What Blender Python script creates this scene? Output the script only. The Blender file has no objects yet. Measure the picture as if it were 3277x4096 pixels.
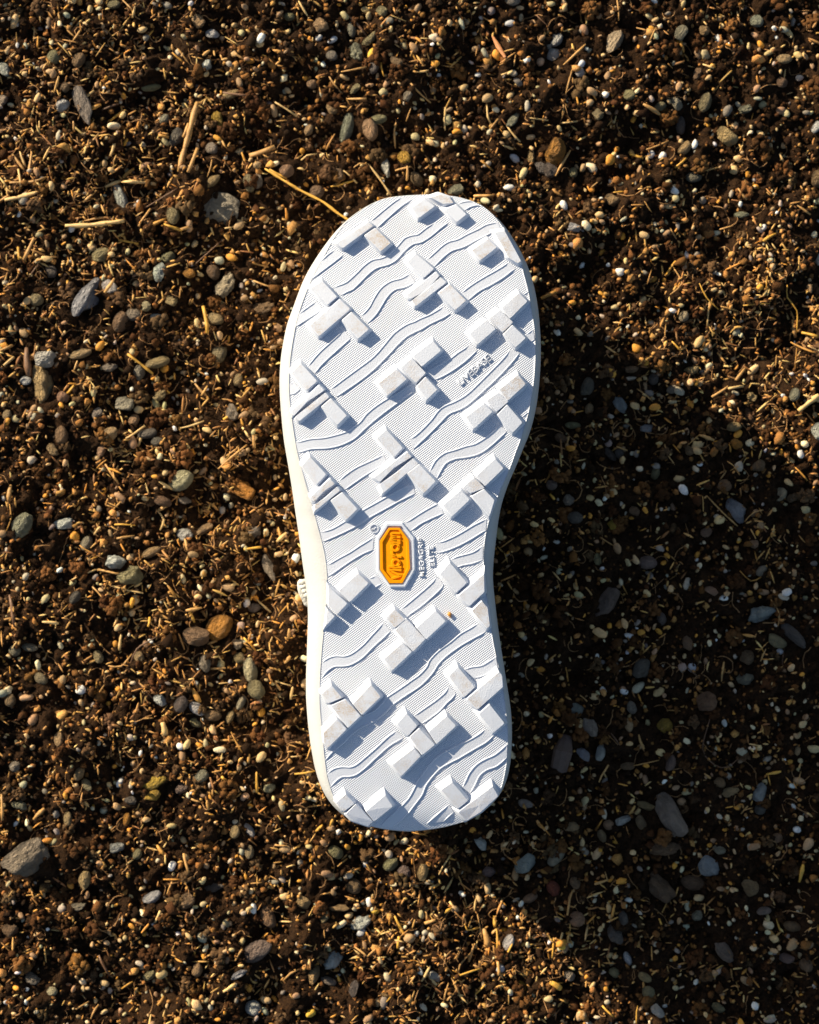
import bpy, bmesh, math, random
import numpy as np
from mathutils import Vector, Matrix

random.seed(7)
rng = np.random.default_rng(11)
R = math.radians
scene = bpy.context.scene
col = scene.collection

# ------------------------------------------------------------------ camera, sky, sun, exposure
H0 = 0.095                       # height of the flat of the sole above the soil
DIST = 0.75                      # camera above the sole
ZC = H0 + DIST
PXS = 0.300 / 2547.0             # metres per photo pixel at the sole
SUN_EL = 20.5
SUN_AZ = 37.0                    # light travels to the right and this many degrees downwards

cam_d = bpy.data.cameras.new('camera')
cam = bpy.data.objects.new('camera', cam_d)
col.objects.link(cam)
cam.location = (0, 0, ZC)
cam_d.sensor_fit = 'VERTICAL'
cam_d.sensor_height = 36.0
cam_d.lens = 36.0 * DIST / (4096 * PXS)
cam_d.clip_start = 0.02
cam_d.clip_end = 200
cam_d.dof.use_dof = True
cam_d.dof.focus_distance = DIST
cam_d.dof.aperture_fstop = 10.5
scene.camera = cam

world = bpy.data.worlds.new('World')
scene.world = world
world.use_nodes = True
wn = world.node_tree
wn.nodes.clear()
w_out = wn.nodes.new('ShaderNodeOutputWorld')
w_bg = wn.nodes.new('ShaderNodeBackground')
w_sky = wn.nodes.new('ShaderNodeTexSky')
w_sky.sky_type = 'NISHITA'
w_sky.sun_disc = False
w_sky.sun_elevation = R(SUN_EL)
w_sky.sun_rotation = R(-(90 - SUN_AZ))
w_bg.inputs['Strength'].default_value = 0.070
wn.links.new(w_sky.outputs[0], w_bg.inputs['Color'])
wn.links.new(w_bg.outputs[0], w_out.inputs['Surface'])

sun_d = bpy.data.lights.new('sun', 'SUN')
sun_d.energy = 5.0
sun_d.angle = R(0.5)
sun_d.color = (1.0, 0.87, 0.66)
sun = bpy.data.objects.new('sun', sun_d)
col.objects.link(sun)
_t = Vector((math.cos(R(SUN_AZ)) * math.cos(R(SUN_EL)), -math.sin(R(SUN_AZ)) * math.cos(R(SUN_EL)), -math.sin(R(SUN_EL))))
sun.rotation_euler = _t.to_track_quat('-Z', 'Y').to_euler()
sun.location = (-1, 0.8, 0.6)

scene.view_settings.view_transform = 'Standard'
scene.view_settings.look = 'None'
scene.view_settings.gamma = 1.0
scene.view_settings.exposure = 0.90
scene.view_settings.use_curve_mapping = False

# ------------------------------------------------------------------ helpers
def link(o, parent=None):
    col.objects.link(o)
    if parent is not None:
        o.parent = parent
    return o

def tag(o, label=None, cat=None, group=None, kind=None):
    if label: o['label'] = label
    if cat: o['category'] = cat
    if group: o['group'] = group
    if kind: o['kind'] = kind
    return o

def mesh_obj(name, verts, faces, mat, parent=None, smooth=False):
    me = bpy.data.meshes.new(name)
    me.from_pydata([tuple(v) for v in verts], [], faces)
    me.update()
    if smooth:
        me.polygons.foreach_set('use_smooth', [True] * len(me.polygons))
    if mat: me.materials.append(mat)
    return link(bpy.data.objects.new(name, me), parent)

def big_mesh(name, V, T, mat, colors=None, smooth=True):
    """V (n,3), T (m,3) numpy triangles -> one object"""
    me = bpy.data.meshes.new(name)
    me.vertices.add(len(V)); me.loops.add(len(T) * 3); me.polygons.add(len(T))
    me.vertices.foreach_set('co', np.ascontiguousarray(V, dtype=np.float32).ravel())
    me.loops.foreach_set('vertex_index', np.ascontiguousarray(T, dtype=np.int32).ravel())
    me.polygons.foreach_set('loop_start', np.arange(0, len(T) * 3, 3, dtype=np.int32))
    me.polygons.foreach_set('loop_total', np.full(len(T), 3, dtype=np.int32))
    me.polygons.foreach_set('use_smooth', np.full(len(T), smooth, dtype=bool))
    me.update(calc_edges=True)
    if colors is not None:
        a = me.color_attributes.new('tint', 'FLOAT_COLOR', 'POINT')
        c4 = np.ones((len(V), 4), dtype=np.float32); c4[:, :3] = colors
        a.data.foreach_set('color', c4.ravel())
    me.materials.append(mat)
    return link(bpy.data.objects.new(name, me))

# ---- node materials
def new_mat(name):
    m = bpy.data.materials.new(name); m.use_nodes = True
    nt = m.node_tree
    return m, nt, nt.nodes['Principled BSDF']

def nd(nt, kind, **kw):
    n = nt.nodes.new(kind)
    for k, v in kw.items():
        if k in n.inputs: n.inputs[k].default_value = v
        else: setattr(n, k, v)
    return n

def math_n(nt, op, a, b=None):
    n = nt.nodes.new('ShaderNodeMath'); n.operation = op
    for i, v in enumerate((a, b)):
        if v is None: continue
        if isinstance(v, (int, float)): n.inputs[i].default_value = v
        else: nt.links.new(v, n.inputs[i])
    return n.outputs[0]

def mix_col(nt, fac, a, b, blend='MIX'):
    n = nt.nodes.new('ShaderNodeMix'); n.data_type = 'RGBA'; n.blend_type = blend
    for s, v in ((0, fac), (6, a), (7, b)):
        if isinstance(v, (int, float)): n.inputs[s].default_value = v
        elif isinstance(v, tuple): n.inputs[s].default_value = v + (1,) if len(v) == 3 else v
        else: nt.links.new(v, n.inputs[s])
    return n.outputs[2]

def ramp(nt, src, p0, p1, c0=(0, 0, 0), c1=(1, 1, 1)):
    n = nt.nodes.new('ShaderNodeValToRGB')
    n.color_ramp.elements[0].position = p0; n.color_ramp.elements[1].position = p1
    n.color_ramp.elements[0].color = c0 + (1,); n.color_ramp.elements[1].color = c1 + (1,)
    nt.links.new(src, n.inputs[0])
    return n.outputs[0]

def bump(nt, bsdf, height, dist, strength=1.0):
    b = nt.nodes.new('ShaderNodeBump')
    b.inputs['Distance'].default_value = dist; b.inputs['Strength'].default_value = strength
    nt.links.new(height, b.inputs['Height']); nt.links.new(b.outputs[0], bsdf.inputs['Normal'])

def noise(nt, scale, detail=3, rough=0.55, coord='Object', off=None):
    tc = nt.nodes.new('ShaderNodeTexCoord')
    n = nt.nodes.new('ShaderNodeTexNoise')
    n.inputs['Scale'].default_value = scale; n.inputs['Detail'].default_value = detail
    n.inputs['Roughness'].default_value = rough
    src = tc.outputs[coord]
    if off is not None:
        v = nt.nodes.new('ShaderNodeVectorMath'); v.operation = 'ADD'
        nt.links.new(src, v.inputs[0]); nt.links.new(off, v.inputs[1]); src = v.outputs[0]
    nt.links.new(src, n.inputs['Vector'])
    return n.outputs['Fac']

RUBBER = (0.635, 0.672, 0.75)

def mat_rubber(name, mode):
    m, nt, b = new_mat(name)
    b.inputs['Roughness'].default_value = 0.62
    b.inputs['Specular IOR Level'].default_value = 0.35
    n1 = noise(nt, 18, 4)
    base = mix_col(nt, ramp(nt, n1, 0.35, 0.75), RUBBER, tuple(c * 0.955 for c in RUBBER))
    d1 = math_n(nt, 'MULTIPLY', ramp(nt, noise(nt, 32, 5, 0.7), 0.52, 0.72), ramp(nt, noise(nt, 700, 3, 0.7), 0.35, 0.75))
    base = mix_col(nt, math_n(nt, 'MULTIPLY', d1, 0.28), base, (0.42, 0.36, 0.29))
    if mode == 'knurl':
        geo = nt.nodes.new('ShaderNodeNewGeometry')
        sep = nt.nodes.new('ShaderNodeSeparateXYZ'); nt.links.new(geo.outputs['Position'], sep.inputs[0])
        x, y = sep.outputs[0], sep.outputs[1]
        def wav(ang, per):
            k = 2 * math.pi / per
            a = math_n(nt, 'MULTIPLY', x, math.cos(ang) * k); c = math_n(nt, 'MULTIPLY', y, math.sin(ang) * k)
            return math_n(nt, 'SINE', math_n(nt, 'ADD', a, c))
        w1 = wav(R(127), 0.00088); w2 = wav(R(20), 0.0009)
        hgt = math_n(nt, 'ADD', w1, math_n(nt, 'MULTIPLY', w2, 0.65))
        bump(nt, b, hgt, 0.00008, 1.0)
    elif mode == 'lug':
        oi = nt.nodes.new('ShaderNodeObjectInfo')
        cmb = nt.nodes.new('ShaderNodeCombineXYZ'); nt.links.new(oi.outputs['Random'], cmb.inputs[0]); nt.links.new(oi.outputs['Random'], cmb.inputs[2])
        s1 = noise(nt, 120, 5, 0.7, off=cmb.outputs[0])
        s2 = noise(nt, 1500, 2, 0.6)
        stain = math_n(nt, 'MULTIPLY', ramp(nt, s1, 0.44, 0.62), ramp(nt, s2, 0.30, 0.75))
        geo = nt.nodes.new('ShaderNodeNewGeometry')
        sep = nt.nodes.new('ShaderNodeSeparateXYZ'); nt.links.new(geo.outputs['Normal'], sep.inputs[0])
        top = ramp(nt, sep.outputs[2], 0.9, 0.97)
        sel = ramp(nt, oi.outputs['Random'], 0.15, 0.75)
        f = math_n(nt, 'MULTIPLY', math_n(nt, 'MULTIPLY', math_n(nt, 'MULTIPLY', stain, top), sel), 0.9)
        base = mix_col(nt, f, base, (0.44, 0.31, 0.17))
        bump(nt, b, noise(nt, 2000, 2, 0.6), 0.00015, 1.0)
    else:
        bump(nt, b, noise(nt, 2200, 2, 0.6), 0.00016, 1.0)
    nt.links.new(base, b.inputs['Base Color'])
    return m

def mat_plain(name, c, rough=0.6, spec=0.4, nscale=300, amp=0.06, bdist=0.0001, bscale=1500):
    m, nt, b = new_mat(name)
    b.inputs['Roughness'].default_value = rough; b.inputs['Specular IOR Level'].default_value = spec
    f = noise(nt, nscale, 3)
    nt.links.new(mix_col(nt, ramp(nt, f, 0.3, 0.7), tuple(x * (1 - amp) for x in c), tuple(min(1, x * (1 + amp)) for x in c)), b.inputs['Base Color'])
    bump(nt, b, noise(nt, bscale, 2), bdist)
    return m

M_KNURL = mat_rubber('white knurled rubber', 'knurl')
M_LUG = mat_rubber('white grained rubber of the lugs', 'lug')
M_BAND = mat_rubber('white smooth rubber', 'band')
M_FOAM = mat_plain('cream foam', (0.475, 0.485, 0.485), 0.7, 0.25, 90, 0.04, 0.00016, 900)
M_FABRIC = mat_plain('white mesh fabric', (0.60, 0.58, 0.53), 0.85, 0.2, 900, 0.10, 0.0003, 1200)
M_YELLOW = mat_plain('amber rubber', (0.90, 0.325, 0.001), 0.65, 0.10, 400, 0.04, 0.00004, 2500)

def mat_tinted(name, rough, spec, mott=0.35, scale=900, bd=0.0003, bs=1600, obj_col=False, local=False):
    m, nt, b = new_mat(name)
    b.inputs['Roughness'].default_value = rough; b.inputs['Specular IOR Level'].default_value = spec
    off = None
    if obj_col:
        oi = nt.nodes.new('ShaderNodeObjectInfo'); c = oi.outputs['Color']
        cmb = nt.nodes.new('ShaderNodeCombineXYZ')
        r = math_n(nt, 'MULTIPLY', oi.outputs['Random'], 37.0)
        nt.links.new(r, cmb.inputs[0]); nt.links.new(r, cmb.inputs[1]); off = cmb.outputs[0]
    else:
        at = nt.nodes.new('ShaderNodeAttribute'); at.attribute_name = 'tint'; c = at.outputs['Color']
    f = noise(nt, scale, 5, 0.65, off=off)
    v = ramp(nt, f, 0.28, 0.72, (1 - mott,) * 3, (1 + mott * 0.7,) * 3)
    nt.links.new(mix_col(nt, 1.0, c, v, 'MULTIPLY'), b.inputs['Base Color'])
    bump(nt, b, noise(nt, bs, 4, 0.65, off=off), bd)
    return m

M_STONE = mat_tinted('weathered pebble stone', 0.72, 0.35, 0.42, 1.6, 0.10, 3.2, obj_col=True)
M_WHITE_STONE = mat_tinted('quartz pebble', 0.45, 0.5, 0.22, 1.3, 0.07, 2.4, obj_col=True)
M_STRAW = mat_tinted('dry straw', 0.55, 0.4, 0.30, 500, 0.0002, 1300, obj_col=True)
M_CRUMB = mat_tinted('soil crumb', 0.92, 0.12, 0.5, 1500, 0.0005, 2300)
M_GRAVEL = mat_tinted('fine gravel stone', 0.72, 0.35, 0.3, 700, 0.0003, 1500)
M_CHAFF = mat_tinted('dry chaff', 0.6, 0.35, 0.3, 900, 0.0002, 1500)

def mat_soil():
    m, nt, b = new_mat('dark loose soil')
    b.inputs['Roughness'].default_value = 0.95; b.inputs['Specular IOR Level'].default_value = 0.1
    f1 = noise(nt, 700, 6, 0.7); f2 = noise(nt, 45, 3)
    c = mix_col(nt, ramp(nt, f1, 0.35, 0.68), (0.009, 0.0047, 0.0024), (0.062, 0.030, 0.012))
    c = mix_col(nt, math_n(nt, 'MULTIPLY', ramp(nt, f2, 0.4, 0.7), 0.35), c, (0.045, 0.023, 0.011))
    nt.links.new(c, b.inputs['Base Color'])
    bump(nt, b, f1, 0.0022, 1.0)
    return m
M_SOIL = mat_soil()

# ------------------------------------------------------------------ photo pixels -> points
CX, CY = 1638.5, 2048.0
TILES = {'T1': (1100, 760, 560/1725), 'T2': (1640, 760, 560/1725), 'T3': (1100, 1280, 560/1725), 'T4': (1640, 1280, 560/1725),
         'T5': (1100, 1800, 560/1725), 'T6': (1640, 1800, 560/1725), 'T7': (1100, 2280, 560/1725), 'T8': (1640, 2280, 560/1725),
         'T9': (1100, 2800, 560/1725), 'T10': (1640, 2800, 560/1725), 'V': (1440, 2060, 360/1725),
         'C2': (1100, 1400, 1100/1725), 'C3': (1100, 2000, 1100/1725), 'C4': (1100, 2600, 1100/1725),
         'A': (0, 0, 1100/1725), 'B': (0, 1365, 1100/1725), 'C': (0, 2730, 1100/1725), 'D': (2200, 0, 1077/1701),
         'E': (2200, 1365, 1077/1701), 'F': (2200, 2730, 1077/1700), 'G': (1100, 0, 1100/1725), 'H': (1100, 3300, 1100/1725)}
def src(tile, pts):
    ox, oy, k = TILES[tile]
    return [(ox + x * k, oy + y * k) for x, y in pts]
def S(*parts):
    """S('T1',[...],'T2',[...]) -> list of photo pixels"""
    out = []
    for i in range(0, len(parts), 2): out += src(parts[i], parts[i + 1])
    return out

def half_width(y):
    return 0.062 if y > 0 else 0.052
def zs(x, y):
    """the rockered surface of the sole"""
    z = H0
    if y > 0.03: z -= 0.0085 * ((y - 0.03) / 0.12) ** 2
    if y < -0.085: z -= 0.0055 * ((-0.085 - y) / 0.065) ** 2
    if y < -0.139: z -= 0.0020 * ((-0.139 - y) / 0.011) ** 2
    z -= 0.0016 * (abs(x) / half_width(y)) ** 4
    return z
def at_z(px, py, z):
    f = PXS * (ZC - z) / DIST
    return Vector(((px - CX) * f, -(py - CY) * f, z))
def on_sole(px, py, dz=0.0):
    z = H0 + dz
    for _ in range(5):
        p = at_z(px, py, z); z = zs(p.x, p.y) + dz
    return at_z(px, py, z)

def catmull(pts, step):
    P = [Vector(p) for p in pts]
    if len(P) == 2: P = [P[0], (P[0] + P[1]) / 2, P[1]]
    P = [P[0] * 2 - P[1]] + P + [P[-1] * 2 - P[-2]]
    out = []
    for i in range(1, len(P) - 2):
        n = max(1, int((P[i + 1] - P[i]).length / step))
        for k in range(n):
            t = k / n
            a, b, c, d = P[i - 1], P[i], P[i + 1], P[i + 2]
            out.append(0.5 * (2 * b + (c - a) * t + (2 * a - 5 * b + 4 * c - d) * t * t + (3 * b - a - 3 * c + d) * t ** 3))
    out.append(P[-2])
    return out

# ------------------------------------------------------------------ the ground: heights first, then sheet
GW, GH, GR = 1.5, 1.5, 0.001
nx, ny = int(GW / GR), int(GH / GR)
fx = np.fft.fftfreq(nx, GR)[None, :]; fy = np.fft.fftfreq(ny, GR)[:, None]
fr = np.sqrt(fx ** 2 + fy ** 2) + 1e-6
def band(lam, width=0.45):
    w = rng.standard_normal((ny, nx))
    filt = np.exp(-(np.log(fr * lam) / width) ** 2)
    f = np.real(np.fft.ifft2(np.fft.fft2(w) * filt))
    return f / f.std()
HF = 0.0020 * band(0.080) + 0.0016 * band(0.034) + 0.00110 * band(0.013) + 0.00085 * band(0.0055) + 0.00030 * band(0.0028)
HF -= HF.mean()
def ground(x, y):
    """x, y arrays in metres"""
    x = np.asarray(x, dtype=float); y = np.asarray(y, dtype=float)
    u = np.clip((x + GW / 2) / GR, 0, nx - 2); v = np.clip((y + GH / 2) / GR, 0, ny - 2)
    i = u.astype(int); j = v.astype(int); a = u - i; b = v - j
    h = (HF[j, i] * (1 - a) * (1 - b) + HF[j, i + 1] * a * (1 - b) + HF[j + 1, i] * (1 - a) * b + HF[j + 1, i + 1] * a * b)
    fade = np.clip((0.50 - np.maximum(abs(x), abs(y))) / 0.08, 0, 1)
    return h * fade
def gz(x, y): return float(ground([x], [y])[0])
def on_ground(px, py, dz=0.0):
    z = 0.0
    for _ in range(3):
        p = at_z(px, py, z); z = gz(p.x, p.y) + dz
    return at_z(px, py, z)

def axis(half, step):
    inner = np.arange(-half, half + step / 2, step)
    g = []; s = step; p = half
    while p < 20:
        s *= 1.25; p += s; g.append(p)
    g = np.array(g)
    return np.concatenate([-g[::-1], inner, g])
ax, ay = axis(0.42, 0.0020), axis(0.46, 0.0020)
XX, YY = np.meshgrid(ax, ay)
ZZ = ground(XX.ravel(), YY.ravel())
V = np.stack([XX.ravel(), YY.ravel(), ZZ], 1)
ii = (np.arange(len(ay) - 1)[:, None] * len(ax) + np.arange(len(ax) - 1)[None, :]).ravel()
T = np.concatenate([np.stack([ii, ii + 1, ii + len(ax) + 1], 1), np.stack([ii, ii + len(ax) + 1, ii + len(ax)], 1)])
soil = big_mesh('soil', V, T, M_SOIL)
tag(soil, 'dark brown loose soil under the upturned shoe', kind='structure')

# ------------------------------------------------------------------ the shoe
shoe = link(bpy.data.objects.new('shoe', None))
shoe.location = (0, 0, 0)
tag(shoe, 'white trail running shoe lying upside down with its lugged sole facing up', 'shoe')

OUT_L = S('T1', [(1080, 235), (900, 365), (740, 570), (620, 790), (500, 1000), (430, 1150), (340, 1380), (280, 1560), (250, 1700)],
          'T3', [(205, 350), (180, 550), (170, 750), (175, 950), (195, 1130), (225, 1330), (250, 1500), (275, 1640)],
          'T5', [(320, 200), (375, 400), (440, 620), (490, 800), (530, 950), (580, 1130), (620, 1300), (640, 1450)],
          'T7', [(635, 0), (650, 150), (645, 350), (625, 600), (605, 720), (585, 900), (570, 1100), (555, 1300), (550, 1500)],
          'T9', [(548, 0), (555, 130), (570, 260), (585, 420), (600, 600), (620, 780), (640, 930), (680, 1080), (730, 1210), (790, 1310), (870, 1400), (990, 1490), (1180, 1552)])
OUT_R = S('T2', [(810, 155), (890, 190), (1000, 280), (1095, 385), (1200, 530), (1330, 730), (1375, 860), (1390, 990), (1430, 1130), (1460, 1240), (1480, 1360), (1510, 1560)],
          'T4', [(1525, 0), (1540, 150), (1550, 400), (1535, 700), (1515, 850), (1490, 1020), (1450, 1200), (1390, 1400), (1340, 1560)],
          'T6', [(1300, 0), (1270, 150), (1215, 260), (1150, 420), (1080, 570), (1030, 720), (975, 850), (940, 1000), (915, 1150), (905, 1300), (908, 1450)],
          'T8', [(920, 0), (925, 200), (950, 330), (980, 520), (1000, 700), (1015, 830), (1060, 1050), (1085, 1180), (1130, 1300), (1150, 1450), (1165, 1600)],
          'T10', [(1172, 0), (1190, 200), (1210, 400), (1205, 650), (1190, 800), (1165, 930), (1140, 1050), (1085, 1180), (1000, 1285), (870, 1390), (690, 1490), (400, 1565)])
OUT_L = S('T2', [(300, 58), (0, 62)], 'T1', [(1600, 72), (1380, 98), (1250, 145)]) + OUT_L + S('T9', [(1350, 1588), (1500, 1604)])
OUT_R = S('T2', [(300, 58), (550, 75), (700, 118)]) + OUT_R + S('T10', [(200, 1596), (0, 1610)])
SIL_L = S('T2', [(300, 56), (0, 58)], 'T1', [(1600, 66), (1380, 92), (1250, 138), (1080, 228), (900, 356), (720, 540), (560, 757), (440, 945), (350, 1108), (270, 1320), (200, 1520)],
          'T3', [(160, 0), (120, 180), (80, 400), (60, 600), (55, 800), (65, 1000), (85, 1250), (110, 1500)],
          'T5', [(130, 0), (200, 400), (250, 750), (300, 1080), (340, 1400)],
          'T7', [(355, 0), (395, 300), (410, 550), (400, 850), (385, 1250), (380, 1500)],
          'T9', [(385, 0), (405, 280), (440, 560), (490, 830), (540, 1000), (610, 1160), (700, 1290), (800, 1390), (910, 1465), (1050, 1525), (1200, 1562), (1350, 1596), (1500, 1613)])
SIL_R = S('T2', [(300, 56), (550, 72), (700, 112), (810, 150), (890, 188), (1000, 278), (1110, 375), (1210, 500), (1300, 640), (1380, 780), (1450, 930), (1510, 1100), (1558, 1310), (1586, 1500)],
          'T4', [(1595, 0), (1614, 250), (1614, 500), (1602, 700), (1572, 1000), (1532, 1200), (1472, 1420)],
          'T6', [(1385, 0), (1330, 160), (1230, 370), (1130, 650), (1090, 860), (1060, 1120), (1030, 1350), (1020, 1600)],
          'T8', [(1015, 0), (1030, 200), (1055, 450), (1085, 700), (1130, 1000), (1170, 1250), (1210, 1500)],
          'T10', [(1230, 0), (1252, 200), (1260, 400), (1252, 640), (1237, 800), (1202, 960), (1152, 1090), (1092, 1192), (1002, 1292), (872, 1402), (700, 1495), (400, 1575), (200, 1605), (0, 1620)])

def side_fn(pts, tip, tail):
    """resample a side of the outline by arc length, from the toe tip to the heel tip"""
    P = [Vector((p[0], p[1], 0)) for p in [tip] + pts + [tail]]
    L = [0.0]
    for a, b in zip(P, P[1:]): L.append(L[-1] + (b - a).length)
    Y = np.array([p.y for p in P]); X = np.array([p.x for p in P])
    Y = np.maximum.accumulate(Y)
    return lambda y: np.interp(y, Y, X)
def rows(y0, y1, n): return y0 + (y1 - y0) * (1 - np.cos(np.linspace(0, np.pi, n))) / 2
NR = 170
def outline(L, Rr, tip, tail, n=NR):
    f, g = side_fn(L, tip, tail), side_fn(Rr, tip, tail)
    ys = rows(tip[1], tail[1], n)
    l, r = f(ys), g(ys)
    k = np.array([0.25, 0.5, 0.25])
    for _ in range(3):
        l[1:-1] = np.convolve(l, k, 'valid'); r[1:-1] = np.convolve(r, k, 'valid')
    return ys, l, r
o_y, o_l, o_r = outline(OUT_L, OUT_R, (1720, 777), (1650, 3323))
s_y, s_l, s_r = outline(SIL_L, SIL_R, (1720, 776), (1650, 3327))

# outsole sheet with its rim
NC = 60
verts, faces = [], []
for k in range(NR):
    for c in range(NC + 1):
        t = 0.5 - 0.5 * math.cos(math.pi * c / NC)
        t = 0.5 * t + 0.5 * c / NC
        p = on_sole(o_l[k] + (o_r[k] - o_l[k]) * t, o_y[k])
        verts.append(p)
for k in range(NR - 1):
    for c in range(NC):
        a = k * (NC + 1) + c
        faces.append((a, a + NC + 1, a + NC + 2, a + 1))
loop = [k * (NC + 1) for k in range(NR)] + [k * (NC + 1) + NC for k in range(NR - 1, -1, -1)]
base = len(verts)
for i in loop: verts.append(verts[i] + Vector((0, 0, -0.0035)))
n = len(loop)
for i in range(n):
    j = (i + 1) % n
    faces.append((loop[i], loop[j], base + j, base + i))
mesh_obj('outsole', verts, faces, M_KNURL, shoe, True)

# midsole: rings from under the outsole out to the silhouette and down
def ring(fac, z_off, inset=0.0):
    out = []
    for side in (0, 1):
        rr = range(NR) if side == 0 else range(NR - 1, -1, -1)
        for k in rr:
            ox, sx = (o_l[k], s_l[k]) if side == 0 else (o_r[k], s_r[k])
            px = ox + (sx - ox) * fac; py = o_y[k] + (s_y[k] - o_y[k]) * fac
            q = on_sole(px, py, 0.0)
            z = q.z + z_off
            p = at_z(px, py, z)
            if inset:
                v = Vector((p.x, p.y + 0.0, 0)); c = Vector((0.0, max(-0.105, min(0.095, p.y)), 0))
                d = (c - v)
                if d.length > 1e-5: p = p + d.normalized() * min(inset, d.length * 0.9)
                p.z = z
            out.append(p)
    return out
def loft(rings, cap=True):
    verts = [p for r in rings for p in r]; n = len(rings[0]); faces = []
    for a in range(len(rings) - 1):
        for i in range(n):
            j = (i + 1) % n
            faces.append((a * n + i, a * n + j, (a + 1) * n + j, (a + 1) * n + i))
    return verts, faces, n
R0 = ring(0.0, -0.0018, 0.0012)
R1 = ring(0.10, -0.0020)
rings = [R0, R1, ring(0.55, -0.0040), ring(0.90, -0.0090), ring(1.0, -0.0150), ring(1.0, -0.0220, 0.0006), ring(1.0, -0.0285, 0.0025), ring(1.0, -0.0320, 0.0065)]
mv, mf, n = loft(rings)
for k in range(NR - 1):                      # close the underside row by row
    b = (len(rings) - 1) * n
    mf.append((b + k, b + k + 1, b + n - 2 - k, b + n - 1 - k))
mesh_obj('midsole', mv, mf, M_FOAM, shoe, True)

# upper: the fabric body that hangs below and rests on the soil
ur = []
spec = [(0.0315, 0.007), (0.040, 0.0075), (0.052, 0.009), (0.066, 0.012), (0.080, 0.016), (0.094, 0.022)]
for dz, ins in spec:
    r = ring(1.0, -dz, ins)
    out = []
    for p in r:
        toe = max(0.0, (p.y - 0.02) / 0.13)
        z = p.z + (dz - 0.03) * 0.12 * toe
        out.append(Vector((p.x, p.y, max(z, 0.0005 + 0.0002 * len(ur)))))
    ur.append(out)
uv, uf, n = loft(ur)
b = (len(ur) - 1) * n
for k in range(NR - 1): uf.append((b + k, b + k + 1, b + n - 2 - k, b + n - 1 - k))
mesh_obj('upper', uv, uf, M_FABRIC, shoe, True)

def tube(pts, rad, sides=6, flat=1.0, cap=True):
    """swept tube along 3-D points; rad may be a list"""
    P = [Vector(p) for p in pts]; n = len(P)
    if not isinstance(rad, (list, tuple)): rad = [rad] * n
    verts, faces = [], []
    for i, p in enumerate(P):
        t = (P[min(i + 1, n - 1)] - P[max(i - 1, 0)]).normalized()
        s = t.cross(Vector((0, 0, 1)))
        s = s.normalized() if s.length > 1e-4 else Vector((1, 0, 0))
        u = s.cross(t).normalized()
        for k in range(sides):
            a = 2 * math.pi * k / sides
            verts.append(p + s * (math.cos(a) * rad[i]) + u * (math.sin(a) * rad[i] * flat))
    for i in range(n - 1):
        for k in range(sides):
            l = (k + 1) % sides
            faces.append((i * sides + k, i * sides + l, (i + 1) * sides + l, (i + 1) * sides + k))
    if cap:
        faces.append(tuple(range(sides - 1, -1, -1)))
        faces.append(tuple((n - 1) * sides + k for k in range(sides)))
    return verts, faces

# a ribbed loop of the collar lace that shows beside the midsole
lace = None
for k in range(4):
    a = at_z(1202 + 8 * k, 2332 + 18 * k, 0.052 - 0.001 * k); bpt = at_z(1245, 2350 + 14 * k, 0.050)
    mid = at_z(1212 + 6 * k, 2330 + 16 * k, 0.056)
    tv, tf = tube(catmull([at_z(1262, 2318 + 16 * k, 0.047), mid, a, at_z(1212 + 5 * k, 2380 + 11 * k, 0.050), at_z(1262, 2400 + 6 * k, 0.044)], 0.0015), 0.0016, 6)
    mesh_obj('lace', tv, tf, M_FABRIC, shoe, True)

# ------------------------------------------------------------------ lugs
def round_poly(P, r):
    """cut each corner of a 2-D polygon with two points"""
    n = len(P); out = []
    for i in range(n):
        p, a, b = P[i], P[i - 1], P[(i + 1) % n]
        da, db = (a - p), (b - p)
        ra, rb = min(r, da.length * 0.35), min(r, db.length * 0.35)
        p1 = p + da.normalized() * ra; p2 = p + db.normalized() * rb
        out += [p1, p * 0.5 + (p1 + p2) * 0.25, p2]
    return out
def offset_poly(P, dist):
    """dist: function of the outward normal; P counter-clockwise Vector2 list"""
    n = len(P); N = []; D = []
    for i in range(n):
        e = P[(i + 1) % n] - P[i]
        nn = Vector((e.y, -e.x)).normalized(); N.append(nn); D.append(dist(nn))
    out = []
    for i in range(n):
        n1, n2, d1, d2 = N[i - 1], N[i], D[i - 1], D[i]
        den = n1.x * n2.y - n1.y * n2.x
        if abs(den) < 0.15:
            out.append(P[i] + (n1 * d1 + n2 * d2) * 0.5)
        else:
            x = (d1 * n2.y - d2 * n1.y) / den; y = (d2 * n1.x - d1 * n2.x) / den
            v = Vector((x, y)); m = max(d1, d2) * 1.6
            if v.length > m: v = v.normalized() * m
            out.append(P[i] + v)
    return out
def ccw(P):
    a = sum(P[i].x * P[(i + 1) % len(P)].y - P[(i + 1) % len(P)].x * P[i].y for i in range(len(P)))
    return P if a > 0 else P[::-1]

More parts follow.
